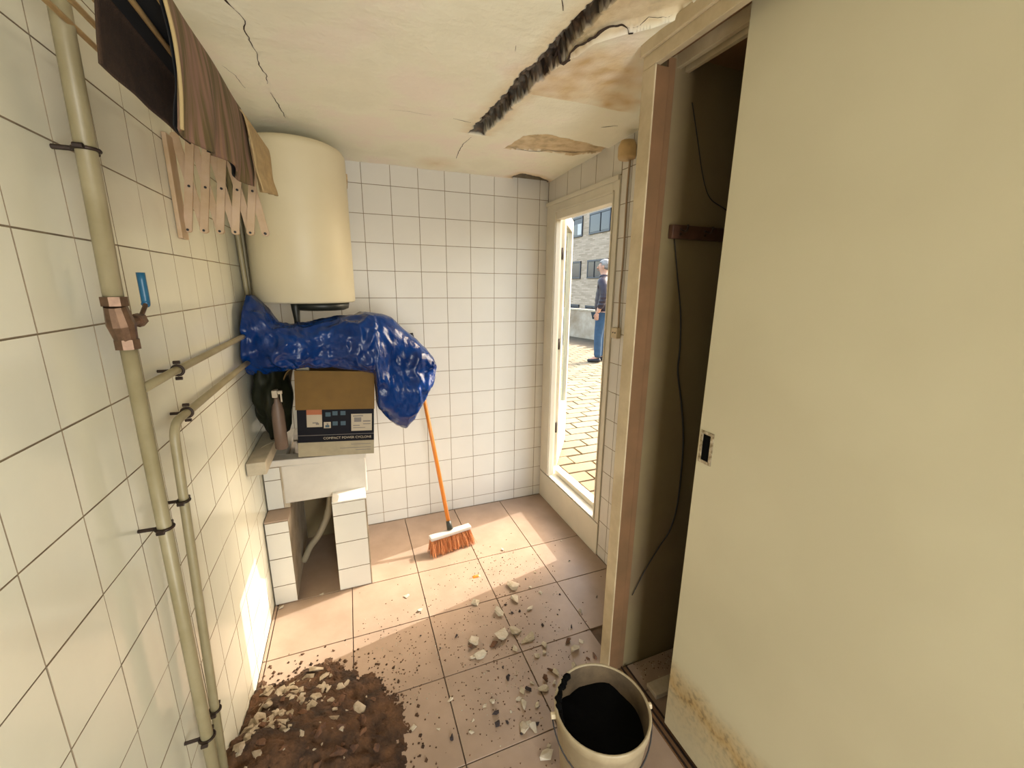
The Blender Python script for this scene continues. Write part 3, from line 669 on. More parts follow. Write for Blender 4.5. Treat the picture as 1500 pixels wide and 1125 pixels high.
# ------------------------------------------------------------------ masonry laundry sink
sn = empty('laundry_sink', (0.23, -0.28, 0), 'masonry laundry sink on two white tiled pillars', 'sink')
def sbox(name, a, b_, m='sink', parent=sn, bev=0.003):
    bm = bmesh.new(); box(bm, a, b_, bev); return put(name, bm, m, parent)
lpil = sbox('pillar', (0.003, -0.560, 0), (0.100, -0.01, 0.432), 'concrete'); rpil = sbox('pillar', (0.290, -0.560, 0), (0.438, -0.01, 0.478), 'concrete')
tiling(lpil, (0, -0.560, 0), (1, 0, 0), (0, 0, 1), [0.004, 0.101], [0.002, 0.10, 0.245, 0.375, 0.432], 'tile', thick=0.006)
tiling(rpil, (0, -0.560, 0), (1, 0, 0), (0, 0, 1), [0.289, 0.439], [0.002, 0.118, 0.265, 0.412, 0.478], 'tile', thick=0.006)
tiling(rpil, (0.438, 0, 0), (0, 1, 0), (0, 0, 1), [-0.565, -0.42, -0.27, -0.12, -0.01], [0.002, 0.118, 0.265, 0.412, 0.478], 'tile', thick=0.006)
sbox('pillar_cap', (0.003, -0.566, 0.432), (0.102, -0.43, 0.440), 'floor_tile'); sbox('pillar_cap', (0.289, -0.566, 0.478), (0.444, -0.43, 0.486), 'tile')
st = sbox('side_column', (0.003, -0.452, 0.440), (0.10, -0.02, 0.66), 'concrete')
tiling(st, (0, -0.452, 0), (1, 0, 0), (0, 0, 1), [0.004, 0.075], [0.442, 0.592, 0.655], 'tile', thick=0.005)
# basin: hollow
bm = bmesh.new()
box(bm, (0.080, -0.455, 0.462), (0.456, -0.415, 0.655), 0.007); box(bm, (0.080, -0.05, 0.462), (0.456, -0.01, 0.655), 0.004)
box(bm, (0.080, -0.415, 0.462), (0.115, -0.05, 0.655)); box(bm, (0.420, -0.415, 0.462), (0.456, -0.05, 0.655)); box(bm, (0.115, -0.415, 0.462), (0.420, -0.05, 0.500))
put('basin', bm, 'sink', sn)
bm = bmesh.new(); RT = Matrix.Translation((0.25, 0, 0.672)) @ Matrix.Rotation(math.radians(2.2), 4, 'Y') @ Matrix.Translation((-0.25, 0, -0.672))
box(bm, (0.035, -0.478, 0.658), (0.460, -0.40, 0.690), 0.006, RT); box(bm, (0.035, -0.40, 0.658), (0.10, -0.01, 0.690), 0.004, RT); box(bm, (0.40, -0.40, 0.658), (0.460, -0.01, 0.690), 0.004, RT); box(bm, (0.10, -0.12, 0.658), (0.40, -0.01, 0.690), 0.004, RT)
put('rim', bm, 'sink', sn)
bm = bmesh.new(); box(bm, (0.002, -0.715, 0.735), (0.072, -0.30, 0.790), 0.004); lg = put('ledge', bm, 'stone_ledge', sn)
bm = bmesh.new(); q = [at(x_, y_, 'y', -0.30) for x_, y_ in ((484, 722), (482, 742), (478, 760), (466, 785), (455, 800), (445, 822))]
tube(bm, curve_pts(q, 6), [0.016] * 8 + [0.019] * 4 + [0.017] * 19, 10); put('drain_pipe', bm, 'pvc', sn, True)
bm = bmesh.new(); lathe(bm, [(0.020, 0.44), (0.032, 0.452), (0.034, 0.463)], (q[0].x - 0.03, -0.30), 16); put('drain_flange', bm, 'sink', sn, True)
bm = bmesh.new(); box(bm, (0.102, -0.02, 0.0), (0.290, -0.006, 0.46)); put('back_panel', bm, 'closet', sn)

# ------------------------------------------------------------------ cardboard box on the sink
TILT = math.radians(3.6)
bx = empty('cardboard_box', (0.163, -0.485, 0.704), 'open cardboard appliance box with black printed front standing on the sink', 'box')
bx.rotation_euler = (0, TILT, math.radians(-3.0)); BM_ = world_of(bx)
BW, BH, BD = 0.335, 0.412, 0.27
def bbox(name, a, b_, m, parent=bx, mtx=None, bev=0.0):
    bm = bmesh.new(); box(bm, a, b_, bev, mtx); bm.transform(BM_); return put(name, bm, m, parent)
T = 0.004
bbox('bottom_panel', (0, 0, 0), (BW, BD, T), 'cardboard')
fp = bbox('front_panel', (0, 0, 0), (BW, T, BH), 'box_black')
bbox('back_panel', (0, BD - T, 0), (BW, BD, BH), 'cardboard')
ls = bbox('side_panel', (0, T, 0), (T, BD - T, BH), 'box_black'); bbox('side_panel', (BW - T, T, 0), (BW, BD - T, BH), 'box_black')
bbox('front_flap', (-0.002, -0.012, BH - 0.178), (BW + 0.002, -0.0085, BH + 0.002), 'cardboard', mtx=Matrix.Translation((0, -0.004, BH)) @ Matrix.Rotation(math.radians(-3), 4, 'X') @ Matrix.Translation((0, 0.004, -BH)))
bbox('back_flap', (0, BD, BH - 0.01), (BW, BD + 0.004, BH + 0.13), 'cardboard')
bm = bmesh.new(); fl = [(-0.002, BH), (-0.020, BH + 0.004), (-0.045, BH - 0.02), (-0.060, BH - 0.07), (-0.066, BH - 0.13), (-0.060, BH - 0.17)]
prev = None
for x_, z in [(p.x, p.z) for p in curve_pts([(a, 0, c) for a, c in fl], 4)]:
    cur = [bm.verts.new((x_, y_, z)) for y_ in (0.03, BD - 0.01)]
    if prev: bm.faces.new((prev[0], prev[1], cur[1], cur[0]))
    prev = cur
bm.transform(BM_); o = put('side_flap', bm, 'cardboard', bx); sm = o.modifiers.new('t', 'SOLIDIFY'); sm.thickness = 0.004
bbox('inner_sleeve', (0.004, 0.012, BH - 0.10), (0.055, 0.05, BH + 0.012), 'box_white')
# print on the front
def fpr(name, x0, x1, z0, z1, m, lift=0.0012, parent=fp): return bbox(name, (x0, -lift, z0), (x1, 0.001, z1), m, parent)
fpr('white_band', 0, BW, 0, 0.070, 'box_white'); fpr('grey_line', 0, BW, 0.1035, 0.1055, 'print_grey')
fpr('sticker', 0.040, 0.105, 0.145, 0.215, 'sticker'); fpr('sticker_header', 0.040, 0.105, 0.205, 0.232, 'print_red', 0.0016)
fpr('print_mark', 0.064, 0.088, 0.163, 0.168, 'print_grey', 0.0018); fpr('print_mark', 0.078, 0.092, 0.156, 0.164, 'print_grey', 0.0018)
fpr('sticker', 0.112, 0.142, 0.138, 0.168, 'sticker'); fpr('print_mark', 0.118, 0.136, 0.142, 0.153, 'print_blue', 0.0018); fpr('print_mark', 0.124, 0.132, 0.153, 0.162, 'print_grey', 0.0018)
for x_, z in ((0.150, 0.150), (0.185, 0.150), (0.120, 0.195), (0.150, 0.200), (0.185, 0.200)): fpr('print_mark', x_, x_ + 0.022, z, z + 0.020, 'print_blue')
fpr('sticker', 0.232, 0.325, 0.120, 0.205, 'sticker')
for x_, z, w_, h_ in ((0.240, 0.192, 0.045, 0.005), (0.245, 0.165, 0.032, 0.022), (0.285, 0.165, 0.034, 0.006), (0.285, 0.152, 0.034, 0.004), (0.240, 0.145, 0.030, 0.004), (0.240, 0.134, 0.055, 0.003)): fpr('print_mark', x_, x_ + w_, z, z + h_, 'print_grey', 0.0016)
for x_, z, w_ in ((0.23, 0.052, 0.09), (0.18, 0.034, 0.14), (0.25, 0.022, 0.07)): fpr('print_mark', x_, x_ + w_, z, z + 0.0025, 'print_grey', 0.0016)
text_part('COMPACT POWER CYCLONE', 0.0160, 'sticker', fp, BM_ @ Matrix.Translation((0.108, -0.0016, 0.083)) @ Matrix.Rotation(math.pi / 2, 4, 'X'))
bbox('white_band', (-0.0012, 0.004, 0), (0.001, BD, 0.070), 'box_white', ls); bbox('sticker', (-0.0015, 0.05, 0.11), (0.001, 0.11, 0.26), 'sticker', ls)
bbox('print_mark', (-0.0018, 0.06, 0.20), (0.001, 0.085, 0.225), 'print_red', ls); bbox('print_mark', (-0.0018, 0.06, 0.13), (0.001, 0.10, 0.16), 'print_grey', ls)

# things in the gap between wall and box
def blob(name, c, r3, m, seed, amp=0.2, parent=None, sub=3, flat=False):
    bm = bmesh.new(); bmesh.ops.create_icosphere(bm, subdivisions=sub, radius=1)
    for v in bm.verts:
        n = v.co.normalized(); k = 1 + amp * noise.noise(n * 1.9 + Vector((seed * 3.1, seed, 0))) + amp * 0.5 * noise.noise(n * 4.7 + Vector((seed, 0, seed)))
        v.co = Vector((n.x * r3[0], n.y * r3[1], n.z * r3[2])) * k + Vector(c)
    return put(name, bm, m, parent, not flat)
bg = empty('plastic_bag', (0.06, -0.35, 0.75), 'crumpled dark green plastic bag squeezed between wall and box', 'bag')
blob('bag_body', (0.078, -0.38, 1.000), (0.074, 0.18, 0.225), 'bag_green', 4, 0.26, bg, 4)
bm = bmesh.new(); tube(bm, curve_pts([(0.075, -0.46, 0.79), (0.03, -0.54, 0.79), (0.025, -0.56, 0.765), (0.05, -0.55, 0.756)], 6), 0.0018, 6); put('draw_string', bm, 'sticker', bg, True)
jg = empty('plastic_bottle', (0.10, -0.46, 0.75), 'pinkish plastic bottle with a white top standing beside the box', 'bottle')
bm = bmesh.new(); lathe(bm, [(0.022, 0.782), (0.026, 0.787), (0.026, 0.87), (0.025, 0.95), (0.020, 0.985), (0.012, 1.005), (0.011, 1.02)], (0.112, -0.555), 20); put('bottle_body', bm, 'jug', jg, True)
bm = bmesh.new(); box(bm, (0.100, -0.575, 1.018), (0.122, -0.540, 1.050), 0.004); box(bm, (0.122, -0.570, 1.032), (0.140, -0.555, 1.046), 0.003); box(bm, (0.130, -0.566, 0.995), (0.137, -0.560, 1.034), 0.002); put('bottle_top', bm, 'sticker', jg)

# ------------------------------------------------------------------ blue tarpaulin over the box
TOPL = [(333, 490), (338, 468), (346, 446), (356, 433), (368, 434), (382, 446), (394, 460), (404, 472), (425, 477), (455, 473), (500, 464), (535, 459), (560, 461), (575, 466), (592, 482), (612, 499), (628, 514), (638, 527), (641, 537)]
BOTL = [(333, 496), (338, 520), (346, 538), (358, 547), (372, 549), (388, 548), (402, 545), (420, 540), (440, 537), (480, 537), (520, 540), (548, 548), (553, 596), (566, 610), (580, 622), (595, 627), (606, 614), (618, 592), (628, 572), (636, 555), (641, 540)]
def interp(L, x_):
    for (a, b_), (c, d) in zip(L, L[1:]):
        if a <= x_ <= c: return b_ + (d - b_) * (x_ - a) / max(c - a, 1e-6)
    return L[-1][1] if x_ > L[-1][0] else L[0][1]
bm = bmesh.new(); NS, NR = 150, 84; rings = []
for i in range(NS + 1):
    px = 333 + (641 - 333) * i / NS
    y0 = -0.50 + 0.02 * math.sin(i * 0.11)
    a = at(px, interp(TOPL, px), 'y', y0); b_ = at(px, interp(BOTL, px), 'y', y0)
    zc = (a.z + b_.z) / 2; hz = max(0.004, (a.z - b_.z) / 2); xc = max((a.x + b_.x) / 2, 0.02)
    e = min(1, i / 14, (NS - i) / 16); hd = 0.015 + 0.125 * math.sqrt(max(0, e))
    ring = []
    for k in range(NR):
        t = 2 * math.pi * k / NR; cy_, sz = math.cos(t), math.sin(t)
        q = 0.75
        yy = y0 + 0.03 + hd * math.copysign(abs(cy_) ** q, cy_); zz = zc + hz * math.copysign(abs(sz) ** 0.85, sz)
        xx = xc + (a.x - b_.x) / 2 * sz
        ring.append(Vector((xx, yy, zz)))
    rings.append(ring)
def crump(p):
    v = 0
    for s, w_ in ((6, 0.032), (13, 0.020), (27, 0.010), (52, 0.004)):
        q = p * s; q.x *= 0.8; q = q + Vector((noise.noise(q * 0.6), noise.noise(q * 0.6 + Vector((5, 0, 0))), 0)) * 0.9
        v += w_ * (0.42 - abs(noise.noise(q + Vector((3.3, 1.7, s)))) * 1.7)
    return v
vs = []
for i, ring in enumerate(rings):
    c = sum(ring, Vector()) / NR; row = []
    for p in ring:
        d = (p - c); d.x = 0; L = d.length; n = d / max(L, 1e-6)
        edge = abs(n.z) ** 4   # keep the top and bottom outline
        k = crump(p) * min(1, L / 0.05) * (1 - 0.75 * edge)
        row.append(bm.verts.new((max(p.x, 0.008), p.y + n.y * k * 1.1, p.z + n.z * k)))
    vs.append(row)
for r0, r1 in zip(vs, vs[1:]):
    for k in range(NR): bm.faces.new((r0[k], r1[k], r1[(k + 1) % NR], r0[(k + 1) % NR]))
bm.faces.new(vs[0]); bm.faces.new(vs[-1][::-1])
tp = put('blue_tarpaulin', bm, 'tarp', None, True)
tag(tp, 'crumpled blue plastic tarpaulin heaped over the cardboard box', 'tarpaulin')

# ------------------------------------------------------------------ broom
br = empty('broom', (0.89, -0.40, 0), 'broom with orange handle and reddish bristles leaning on the tiled wall', 'broom')
hd0, hd1 = Vector((0.765, -0.432, 0.098)), Vector((1.012, -0.388, 0.098))
ax = (hd1 - hd0).normalized(); perp = Vector((-ax.y, ax.x, 0)); mid = (hd0 + hd1) / 2
HM = Matrix((ax, perp, Vector((0, 0, 1)))).transposed().to_4x4(); HM.translation = mid; HL = (hd1 - hd0).length
bm = bmesh.new(); box(bm, (-HL / 2, -0.022, -0.010), (HL / 2, 0.022, 0.012), 0.007, HM); put('head_block', bm, 'broom_grey', br)
tip = Vector((0.765, -0.045, 1.218)); foot = mid + Vector((0.0, 0.012, 0.014)); hdir = (tip - foot).normalized()
bm = bmesh.new(); tube(bm, [foot, foot + hdir * 0.05], [0.018, 0.014], 12); put('socket_collar', bm, 'dark_plastic', br, True)
bm = bmesh.new(); tube(bm, [foot + hdir * 0.04, tip - hdir * 0.02], 0.0115, 14); put('handle', bm, 'orange', br, True)
bm = bmesh.new(); tube(bm, [tip - hdir * 0.025, tip], [0.013, 0.011], 12); put('handle_cap', bm, 'black', br, True)
bm = bmesh.new(); rb = random.Random(3)
for k in range(1500):
    u = rb.uniform(-0.5, 0.5); w_ = rb.uniform(-0.5, 0.5); L = rb.uniform(0.075, 0.093)
    a = HM @ Vector((u * HL * 0.95, w_ * 0.034, -0.009)); sp_ = Vector((u * HL * 0.10 + rb.gauss(0, 0.006), w_ * 0.050 + rb.gauss(0, 0.006) - 0.012, -L))
    b_ = HM @ (Vector((u * HL * 0.95, w_ * 0.034, -0.006)) + sp_); b_.z = max(b_.z, 0.002)
    m_ = a.lerp(b_, 0.5) + Vector((rb.gauss(0, 0.002), rb.gauss(0, 0.002), 0)); d = Vector((rb.gauss(0, 1), rb.gauss(0, 1), 0)).normalized() * 0.0011
    q = [bm.verts.new(v) for v in (a - d, a + d, m_ + d, m_ - d, b_ + d * 0.7, b_ - d * 0.7)]
    bm.faces.new((q[0], q[1], q[2], q[3])); bm.faces.new((q[3], q[2], q[4], q[5]))
o = put('bristles', bm, 'bristle', br); o['kind'] = 'stuff'

# ------------------------------------------------------------------ bucket
BC = (1.040, -1.728); BZ = 0.30
bk_ = empty('bucket', (*BC, 0), 'cream plastic mason bucket filled black, standing at the closet door', 'bucket')
R1, R0 = 0.140, 0.108
bm = bmesh.new(); prof = [(R0 - 0.01, 0.0), (R0, 0.004), (R0 + 0.006, 0.06), (R1 - 0.006, 0.262), (R1 - 0.002, 0.268), (R1, BZ - 0.004), (R1 - 0.002, BZ), (R1 - 0.006, BZ), (R1 - 0.008, BZ - 0.004)]
lathe(bm, prof, BC, 56, False); bm.faces.new([v for v in bm.verts][:56][::-1]); put('shell', bm, 'bucket', bk_, True)
bm = bmesh.new(); lathe(bm, [(R1 - 0.008, BZ - 0.004), (R1 - 0.011, 0.26), (R0 + 0.008, 0.10), (R0, 0.02)], BC, 56, False); put('inner_wall', bm, 'bucket_in', bk_, True)
bm = bmesh.new(); c_ = bm.verts.new((BC[0], BC[1], 0.225)); ring = [bm.verts.new((BC[0] + (R0 + 0.021) * math.cos(a), BC[1] + (R0 + 0.021) * math.sin(a), 0.225 + 0.03 * noise.noise(Vector((math.cos(a) * 2, math.sin(a) * 2, 1))))) for a in [k * 2 * math.pi / 40 for k in range(40)]]
for k in range(40): bm.faces.new((c_, ring[k], ring[(k + 1) % 40]))
put('black_contents', bm, 'tar', bk_, True)
bm = bmesh.new(); rb = random.Random(5)
for k in range(26):
    a = math.radians(112 + k * 2.6); rr = R1 - 0.012
    t = bmesh.new(); bmesh.ops.create_icosphere(t, subdivisions=1, radius=rb.uniform(0.006, 0.013))
    t.transform(Matrix.Translation((BC[0] + rr * math.cos(a), BC[1] + rr * math.sin(a), BZ - 0.006 + rb.uniform(-0.012, 0.005)))); join(bm, t)
put('black_smear', bm, 'tar', bk_)
bm = bmesh.new(); a = math.radians(165); p0 = Vector((BC[0] + (R1 + 0.004) * math.cos(a), BC[1] + (R1 + 0.004) * math.sin(a), 0.278)); a2 = a + math.pi; p1 = Vector((BC[0] + (R1 + 0.004) * math.cos(a2), BC[1] + (R1 + 0.004) * math.sin(a2), 0.278))
hand = []
for k in range(25):
    t = math.pi * k / 24; c_ = (p0 + p1) / 2; e_ = (p0 - p1) / 2; dn = Vector((e_.y, -e_.x, 0)).normalized(); dn = (dn * -0.72 + Vector((0, 0, -0.69))).normalized()
    if k == 0: dn0 = dn
    hand.append(c_ + e_ * 1.03 * math.cos(t) + Vector((dn.x, dn.y, dn.z)) * 0.165 * math.sin(t))
tube(bm, hand, 0.0022, 6); put('wire_handle', bm, 'black', bk_, True)
for p in (p0, p1):
    bm = bmesh.new(); tube(bm, [p - (p - Vector((*BC, p.z))).normalized() * 0.006, p + (p - Vector((*BC, p.z))).normalized() * 0.008], 0.009, 10); put('handle_lug', bm, 'socket', bk_)

# ------------------------------------------------------------------ rubble
def mound(x_, y_):
    a = (x_ - 0.14) / 0.37; b_ = (y_ + 1.40) / 0.42
    w_ = 0.16 * noise.noise(Vector((x_ * 6, y_ * 6, 2))) + 0.05 * noise.noise(Vector((x_ * 30, y_ * 30, 4)))
    d = 1 - math.sqrt(a * a + b_ * b_) + w_
    if x_ < 0.14: d = 1 - abs(b_) * 1.02 + w_
    if d <= 0: return 0
    return 0.165 * min(1, d * 1.05) ** 1.35 + 0.020 * noise.noise(Vector((x_ * 18, y_ * 18, 1))) * min(1, d * 6) + 0.010 * noise.noise(Vector((x_ * 45, y_ * 45, 7))) * min(1, d * 8)
bm = bmesh.new(); st_ = 0.006; nx, ny = 95, 165; g = {}
for i in range(nx):
    for j in range(ny):
        x_, y_ = 0.002 + i * st_, -0.93 - j * st_; z = mound(x_, y_)
        g[i, j] = (x_, y_, z)
vv = {}
def gv(i, j):
    if (i, j) not in vv: x_, y_, z = g[i, j]; vv[i, j] = bm.verts.new((x_ + 0.007 * noise.noise(Vector((x_ * 120, y_ * 120, 0))) if i else x_, y_ + 0.007 * noise.noise(Vector((x_ * 120, y_ * 120, 9))), z if z > 0 else 0.0005))
    return vv[i, j]
for i in range(nx - 1):
    for j in range(ny - 1):
        if max(g[i, j][2], g[i + 1, j][2], g[i, j + 1][2], g[i + 1, j + 1][2]) > 0: bm.faces.new((gv(i, j), gv(i + 1, j), gv(i + 1, j + 1), gv(i, j + 1)))
soil = put('soil_heap', bm, 'soil', None, True); tag(soil, 'heap of dark brown soil and plaster rubble against the pipe wall', 'soil', kind='stuff')
shards = {}
def shard_mesh(kind, var):
    if (kind, var) in shards: return shards[kind, var]
    rs = random.Random(hash((kind, var)) & 0xffff if False else (var * 31 + len(kind) * 7)); bm = bmesh.new()
    flat = {'plaster_frag': 0.45, 'heap_chunk': 0.40, 'rust_frag': 0.55, 'dark_frag': 0.6}[kind]
    for k in range(11):
        v = Vector((rs.gauss(0, 1), rs.gauss(0, 1), rs.gauss(0, 1))).normalized() * rs.uniform(0.75, 1.1)
        bm.verts.new((v.x * 0.5, v.y * 0.36, v.z * 0.5 * flat))
    bmesh.ops.convex_hull(bm, input=list(bm.verts)); bmesh.ops.delete(bm, geom=[v for v in bm.verts if not v.link_faces], context='VERTS')
    zmin = min(v.co.z for v in bm.verts)
    for v in bm.verts: v.co.z -= zmin
    me = to_mesh(bm, kind); me.materials.append(M[kind]); shards[kind, var] = me; return me
rs = random.Random(21)
LBL = {('plaster_frag', 0): ('plaster_fragment', 'pale plaster fragment scattered on the brown tile floor', 'fragment', 'plaster crumbs on the floor'),
       ('dark_frag', 0): ('grit_lump', 'small dark lump of grit on the brown tile floor', 'debris', 'dark grit lumps on the floor'),
       ('rust_frag', 0): ('rust_flake', 'rusty brown concrete flake on the brown tile floor', 'debris', 'rusty flakes on the floor'),
       ('heap_chunk', 1): ('plaster_chunk', 'pale plaster chunk lying on the soil heap', 'rubble', 'plaster chunks on the heap'),
       ('rust_frag', 1): ('brick_chunk', 'brown masonry chunk lying on the soil heap', 'rubble', 'brown chunks on the heap')}
def shard(kind, x_, y_, z, size, on_heap=0, tiltmax=0.25, size_z=1.0):
    nm, lb, ct, gr = LBL[kind, on_heap]
    o = link(nm, shard_mesh(kind, rs.randrange(9)), None)
    o.location = (x_, y_, z); o.rotation_euler = (rs.uniform(-tiltmax, tiltmax), rs.uniform(-tiltmax, tiltmax), rs.uniform(0, 6.28)); s = size; o.scale = (s * rs.uniform(0.85, 1.2), s * rs.uniform(0.8, 1.2), s * rs.uniform(0.7, 1.1) * size_z)
    return tag(o, lb, ct, gr)
WHITE = [(752, 860, 26), (755, 878, 24), (732, 898, 16), (730, 898, 24), (776, 892, 16), (736, 932, 34), (754, 926, 22), (695, 940, 22), (704, 960, 26), (692, 963, 12), (775, 936, 30), (755, 950, 16), (798, 945, 14), (798, 956, 12),
         (842, 953, 22), (851, 939, 14), (786, 960, 14), (815, 985, 18), (797, 1010, 20), (768, 1033, 20), (765, 1012, 16), (787, 1033, 14), (760, 1024, 12), (768, 1068, 22), (782, 1064, 22), (773, 1059, 12), (722, 1028, 12), (710, 1034, 9), (693, 1055, 8), (660, 1025, 10),
         (605, 1066, 14), (696, 882, 20), (642, 1067, 7), (792, 868, 10), (777, 860, 8), (834, 822, 5), (850, 895, 10), (812, 1000, 10), (690, 1072, 9), (748, 1042, 8), (822, 792, 6), (800, 1108, 26), (804, 1092, 12), (779, 1000, 10), (615, 894, 10), (596, 873, 12), (840, 975, 14), (736, 805, 8), (784, 838, 6), (472, 870, 10), (412, 890, 12)]
for x_, y_, s in WHITE:
    p = at(x_, y_, 'z', 0.004); dist = (p - CAM).length; shard('plaster_frag', p.x, p.y, 0.0, s * 0.74 * dist / FPX)
DARK = [(723, 945, 18, 1), (690, 948, 14, 1), (832, 940, 16, 1), (795, 916, 9, 0), (838, 918, 9, 0), (750, 897, 7, 0), (761, 895, 7, 0), (743, 995, 12, 0), (775, 1010, 14, 0), (741, 885, 7, 0), (726, 1046, 12, 0), (729, 1060, 14, 0), (742, 1058, 8, 0), (800, 995, 18, 1), (806, 983, 12, 1),
        (870, 962, 12, 1), (862, 965, 9, 1), (668, 932, 9, 0), (819, 893, 5, 0), (817, 900, 5, 0), (820, 870, 6, 0), (764, 1075, 9, 0), (736, 817, 5, 0), (770, 848, 5, 0), (662, 1080, 12, 0), (874, 873, 5, 0), (645, 949, 5, 0), (616, 931, 5, 0), (834, 821, 4, 0), (737, 978, 7, 0), (745, 990, 8, 0), (787, 1060, 9, 0)]
for x_, y_, s, k in DARK:
    p = at(x_, y_, 'z', 0.004); dist = (p - CAM).length; shard('rust_frag' if k else 'dark_frag', p.x, p.y, 0.0, s * 0.74 * dist / FPX)
p = at(698, 845, 'z', 0.0); bm = bmesh.new(); rr = random.Random(2)
for k in range(7): bm.verts.new((p.x + rr.uniform(-0.022, 0.022), p.y + rr.uniform(-0.010, 0.010), rr.uniform(0.0, 0.009)))
for k in range(4): bm.verts.new((p.x + (0.02 if k % 2 else -0.02), p.y + (0.01 if k > 1 else -0.008), 0.0))
bmesh.ops.convex_hull(bm, input=list(bm.verts)); tag(put('plastic_scrap', bm, 'orange'), 'orange plastic scrap on the sunlit floor', 'scrap')
# fine crumbs nobody could count
bm = bmesh.new(); rc = random.Random(11); bmd = bmesh.new()
for k in range(1500):
    t = rc.random()
    if t < 0.55: x_, y_ = rc.gauss(0.92, 0.20), rc.gauss(-1.22, 0.24)
    elif t < 0.72: x_, y_ = rc.gauss(1.06, 0.18), rc.gauss(-0.70, 0.10)
    elif t < 0.84: x_, y_ = 1.40 + rc.random() * 0.35, -1.46 + rc.gauss(0, 0.03)
    else: x_, y_ = rc.gauss(0.50, 0.10), rc.gauss(-1.05, 0.14)
    if not (0.02 < x_ < (1.26 if y_ < -1.34 else 1.70)) and not (x_ > 1.39 and y_ < -1.43): continue
    if y_ > -0.6 and x_ < 0.47: continue
    s = rc.uniform(0.0012, 0.0040); tgt = bm if rc.random() < 0.22 else bmd
    q = [tgt.verts.new((x_ + s * math.cos(a), y_ + s * math.sin(a), 0.0003)) for a in (0.3, 2.4, 4.4)]; tpv = tgt.verts.new((x_ + rc.gauss(0, s / 3), y_, s * 1.1))
    for a, b_ in ((0, 1), (1, 2), (2, 0)): tgt.faces.new((q[a], q[b_], tpv))
bms = bmesh.new()
for k in range(2600):      # soil grains shed around the foot of the heap
    x_ = rc.uniform(0.01, 0.66); y_ = rc.uniform(-1.85, -0.88)
    a = (x_ - 0.14) / 0.37; b_ = (y_ + 1.40) / 0.42; e_ = math.sqrt(a * a + b_ * b_) if x_ > 0.14 else abs(b_)
    if mound(x_, y_) > 0.004 or rc.random() > math.exp(-max(0, e_ - 0.95) * 9): continue
    s = rc.uniform(0.0015, 0.0065) * (1.3 - 0.4 * min(1, e_ - 0.9)); q = [bms.verts.new((x_ + s * math.cos(t), y_ + s * math.sin(t), 0.0003)) for t in (0.3, 1.9, 3.3, 4.9)]; tpv = bms.verts.new((x_ + rc.gauss(0, s / 3), y_ + rc.gauss(0, s / 3), s * 1.2))
    for i in range(4): bms.faces.new((q[i], q[(i + 1) % 4], tpv))
tag(put('soil_grains', bms, 'soil'), 'loose dark soil grains around the foot of the soil heap', 'soil', kind='stuff')
tag(put('pale_crumbs', bm, 'plaster_frag'), 'pale plaster dust crumbs over the floor tiles', 'crumbs', kind='stuff')
tag(put('dark_crumbs', bmd, 'rust_frag'), 'dark gritty crumbs over the floor tiles', 'crumbs', kind='stuff')
# chunks on the heap
def on_heap(kind, x_, y_, s, tm=0.6):
    return shard(kind, x_, y_, mound(x_, y_) - 0.15 * s, s, 1, tm)
for k in range(135):
    x_ = abs(rs.gauss(0.05, 0.14)) + 0.03; y_ = -1.0 - abs(rs.gauss(0.10, 0.13))
    if x_ < 0.45 and mound(x_, y_) > 0.012: on_heap('heap_chunk', x_, y_, rs.choice((0.014, 0.02, 0.028, 0.036, 0.045, 0.058)))
for k in range(30):
    x_ = rs.uniform(0.04, 0.40); y_ = rs.uniform(-1.62, -1.15)
    if mound(x_, y_) > 0.03: on_heap('heap_chunk', x_, y_, rs.uniform(0.012, 0.03))
for k in range(70):
    x_ = rs.uniform(0.08, 0.48); y_ = rs.uniform(-1.65, -1.02)
    if mound(x_, y_) > 0.02: on_heap('rust_frag', x_, y_, rs.uniform(0.015, 0.045))
for px, py, s in ((520, 1012, 0.085), (487, 1045, 0.05), (460, 1005, 0.05), (430, 995, 0.06), (398, 1060, 0.05), (410, 1068, 0.045), (440, 1020, 0.05), (458, 1023, 0.05), (495, 985, 0.05), (372, 1095, 0.03)):
    p = at(px, py, 'z', 0.10); 
    if p.x > 0.03:
        o = on_heap('heap_chunk', p.x, p.y, s, 0.35)
        if s > 0.08: o['label'] = 'largest flat plaster slab lying across the soil heap'; del o['group']
for px, py, s in ((525, 1040, 0.07), (495, 1098, 0.08), (470, 1080, 0.06), (545, 1000, 0.05)):
    p = at(px, py, 'z', 0.10); on_heap('rust_frag', p.x, p.y, s, 0.4)

# ------------------------------------------------------------------ terrace
ZT = 0.20
bm = bmesh.new(); box(bm, (1.74, -1.36, 0.0), (7.5, 12.0, ZT - 0.012))
tr = tag(put('terrace_ground', bm, 'paver_joint'), 'sunlit terrace paved with worn yellowish tiles', 'terrace', kind='structure')
pus = [1.82 + 0.28 * k for k in range(14)]
for r_i in range(48):
    y0 = -0.85 + 0.14 * r_i; off = 0.14 * (r_i % 2)
    c = [k for k in range(14)]
    for k in c:
        x0 = 1.80 + off + 0.28 * k - 0.14
        cx_, cy_ = x0 + 0.14, y0 + 0.07
        d = Vector((cx_, cy_, ZT)) - CAM; u_ = W / 2 + FPX * d.dot(RV) / d.dot(FV)
        if not (790 < u_ < 925) or cx_ > 5.3: continue
        o = link('paver', tile_mesh(0.262, 0.122, 'paver', 0.012), None)
        o.parent = tr; o.location = (cx_, cy_, ZT - 0.012 + random.uniform(-0.002, 0.003)); o.rotation_euler = (random.gauss(0, 0.008), random.gauss(0, 0.008), random.gauss(0, 0.01))
pp = [Vector((5.55, 9.2)), Vector((5.93, 7.70)), Vector((6.22, 6.45)), Vector((6.50, 4.6))]
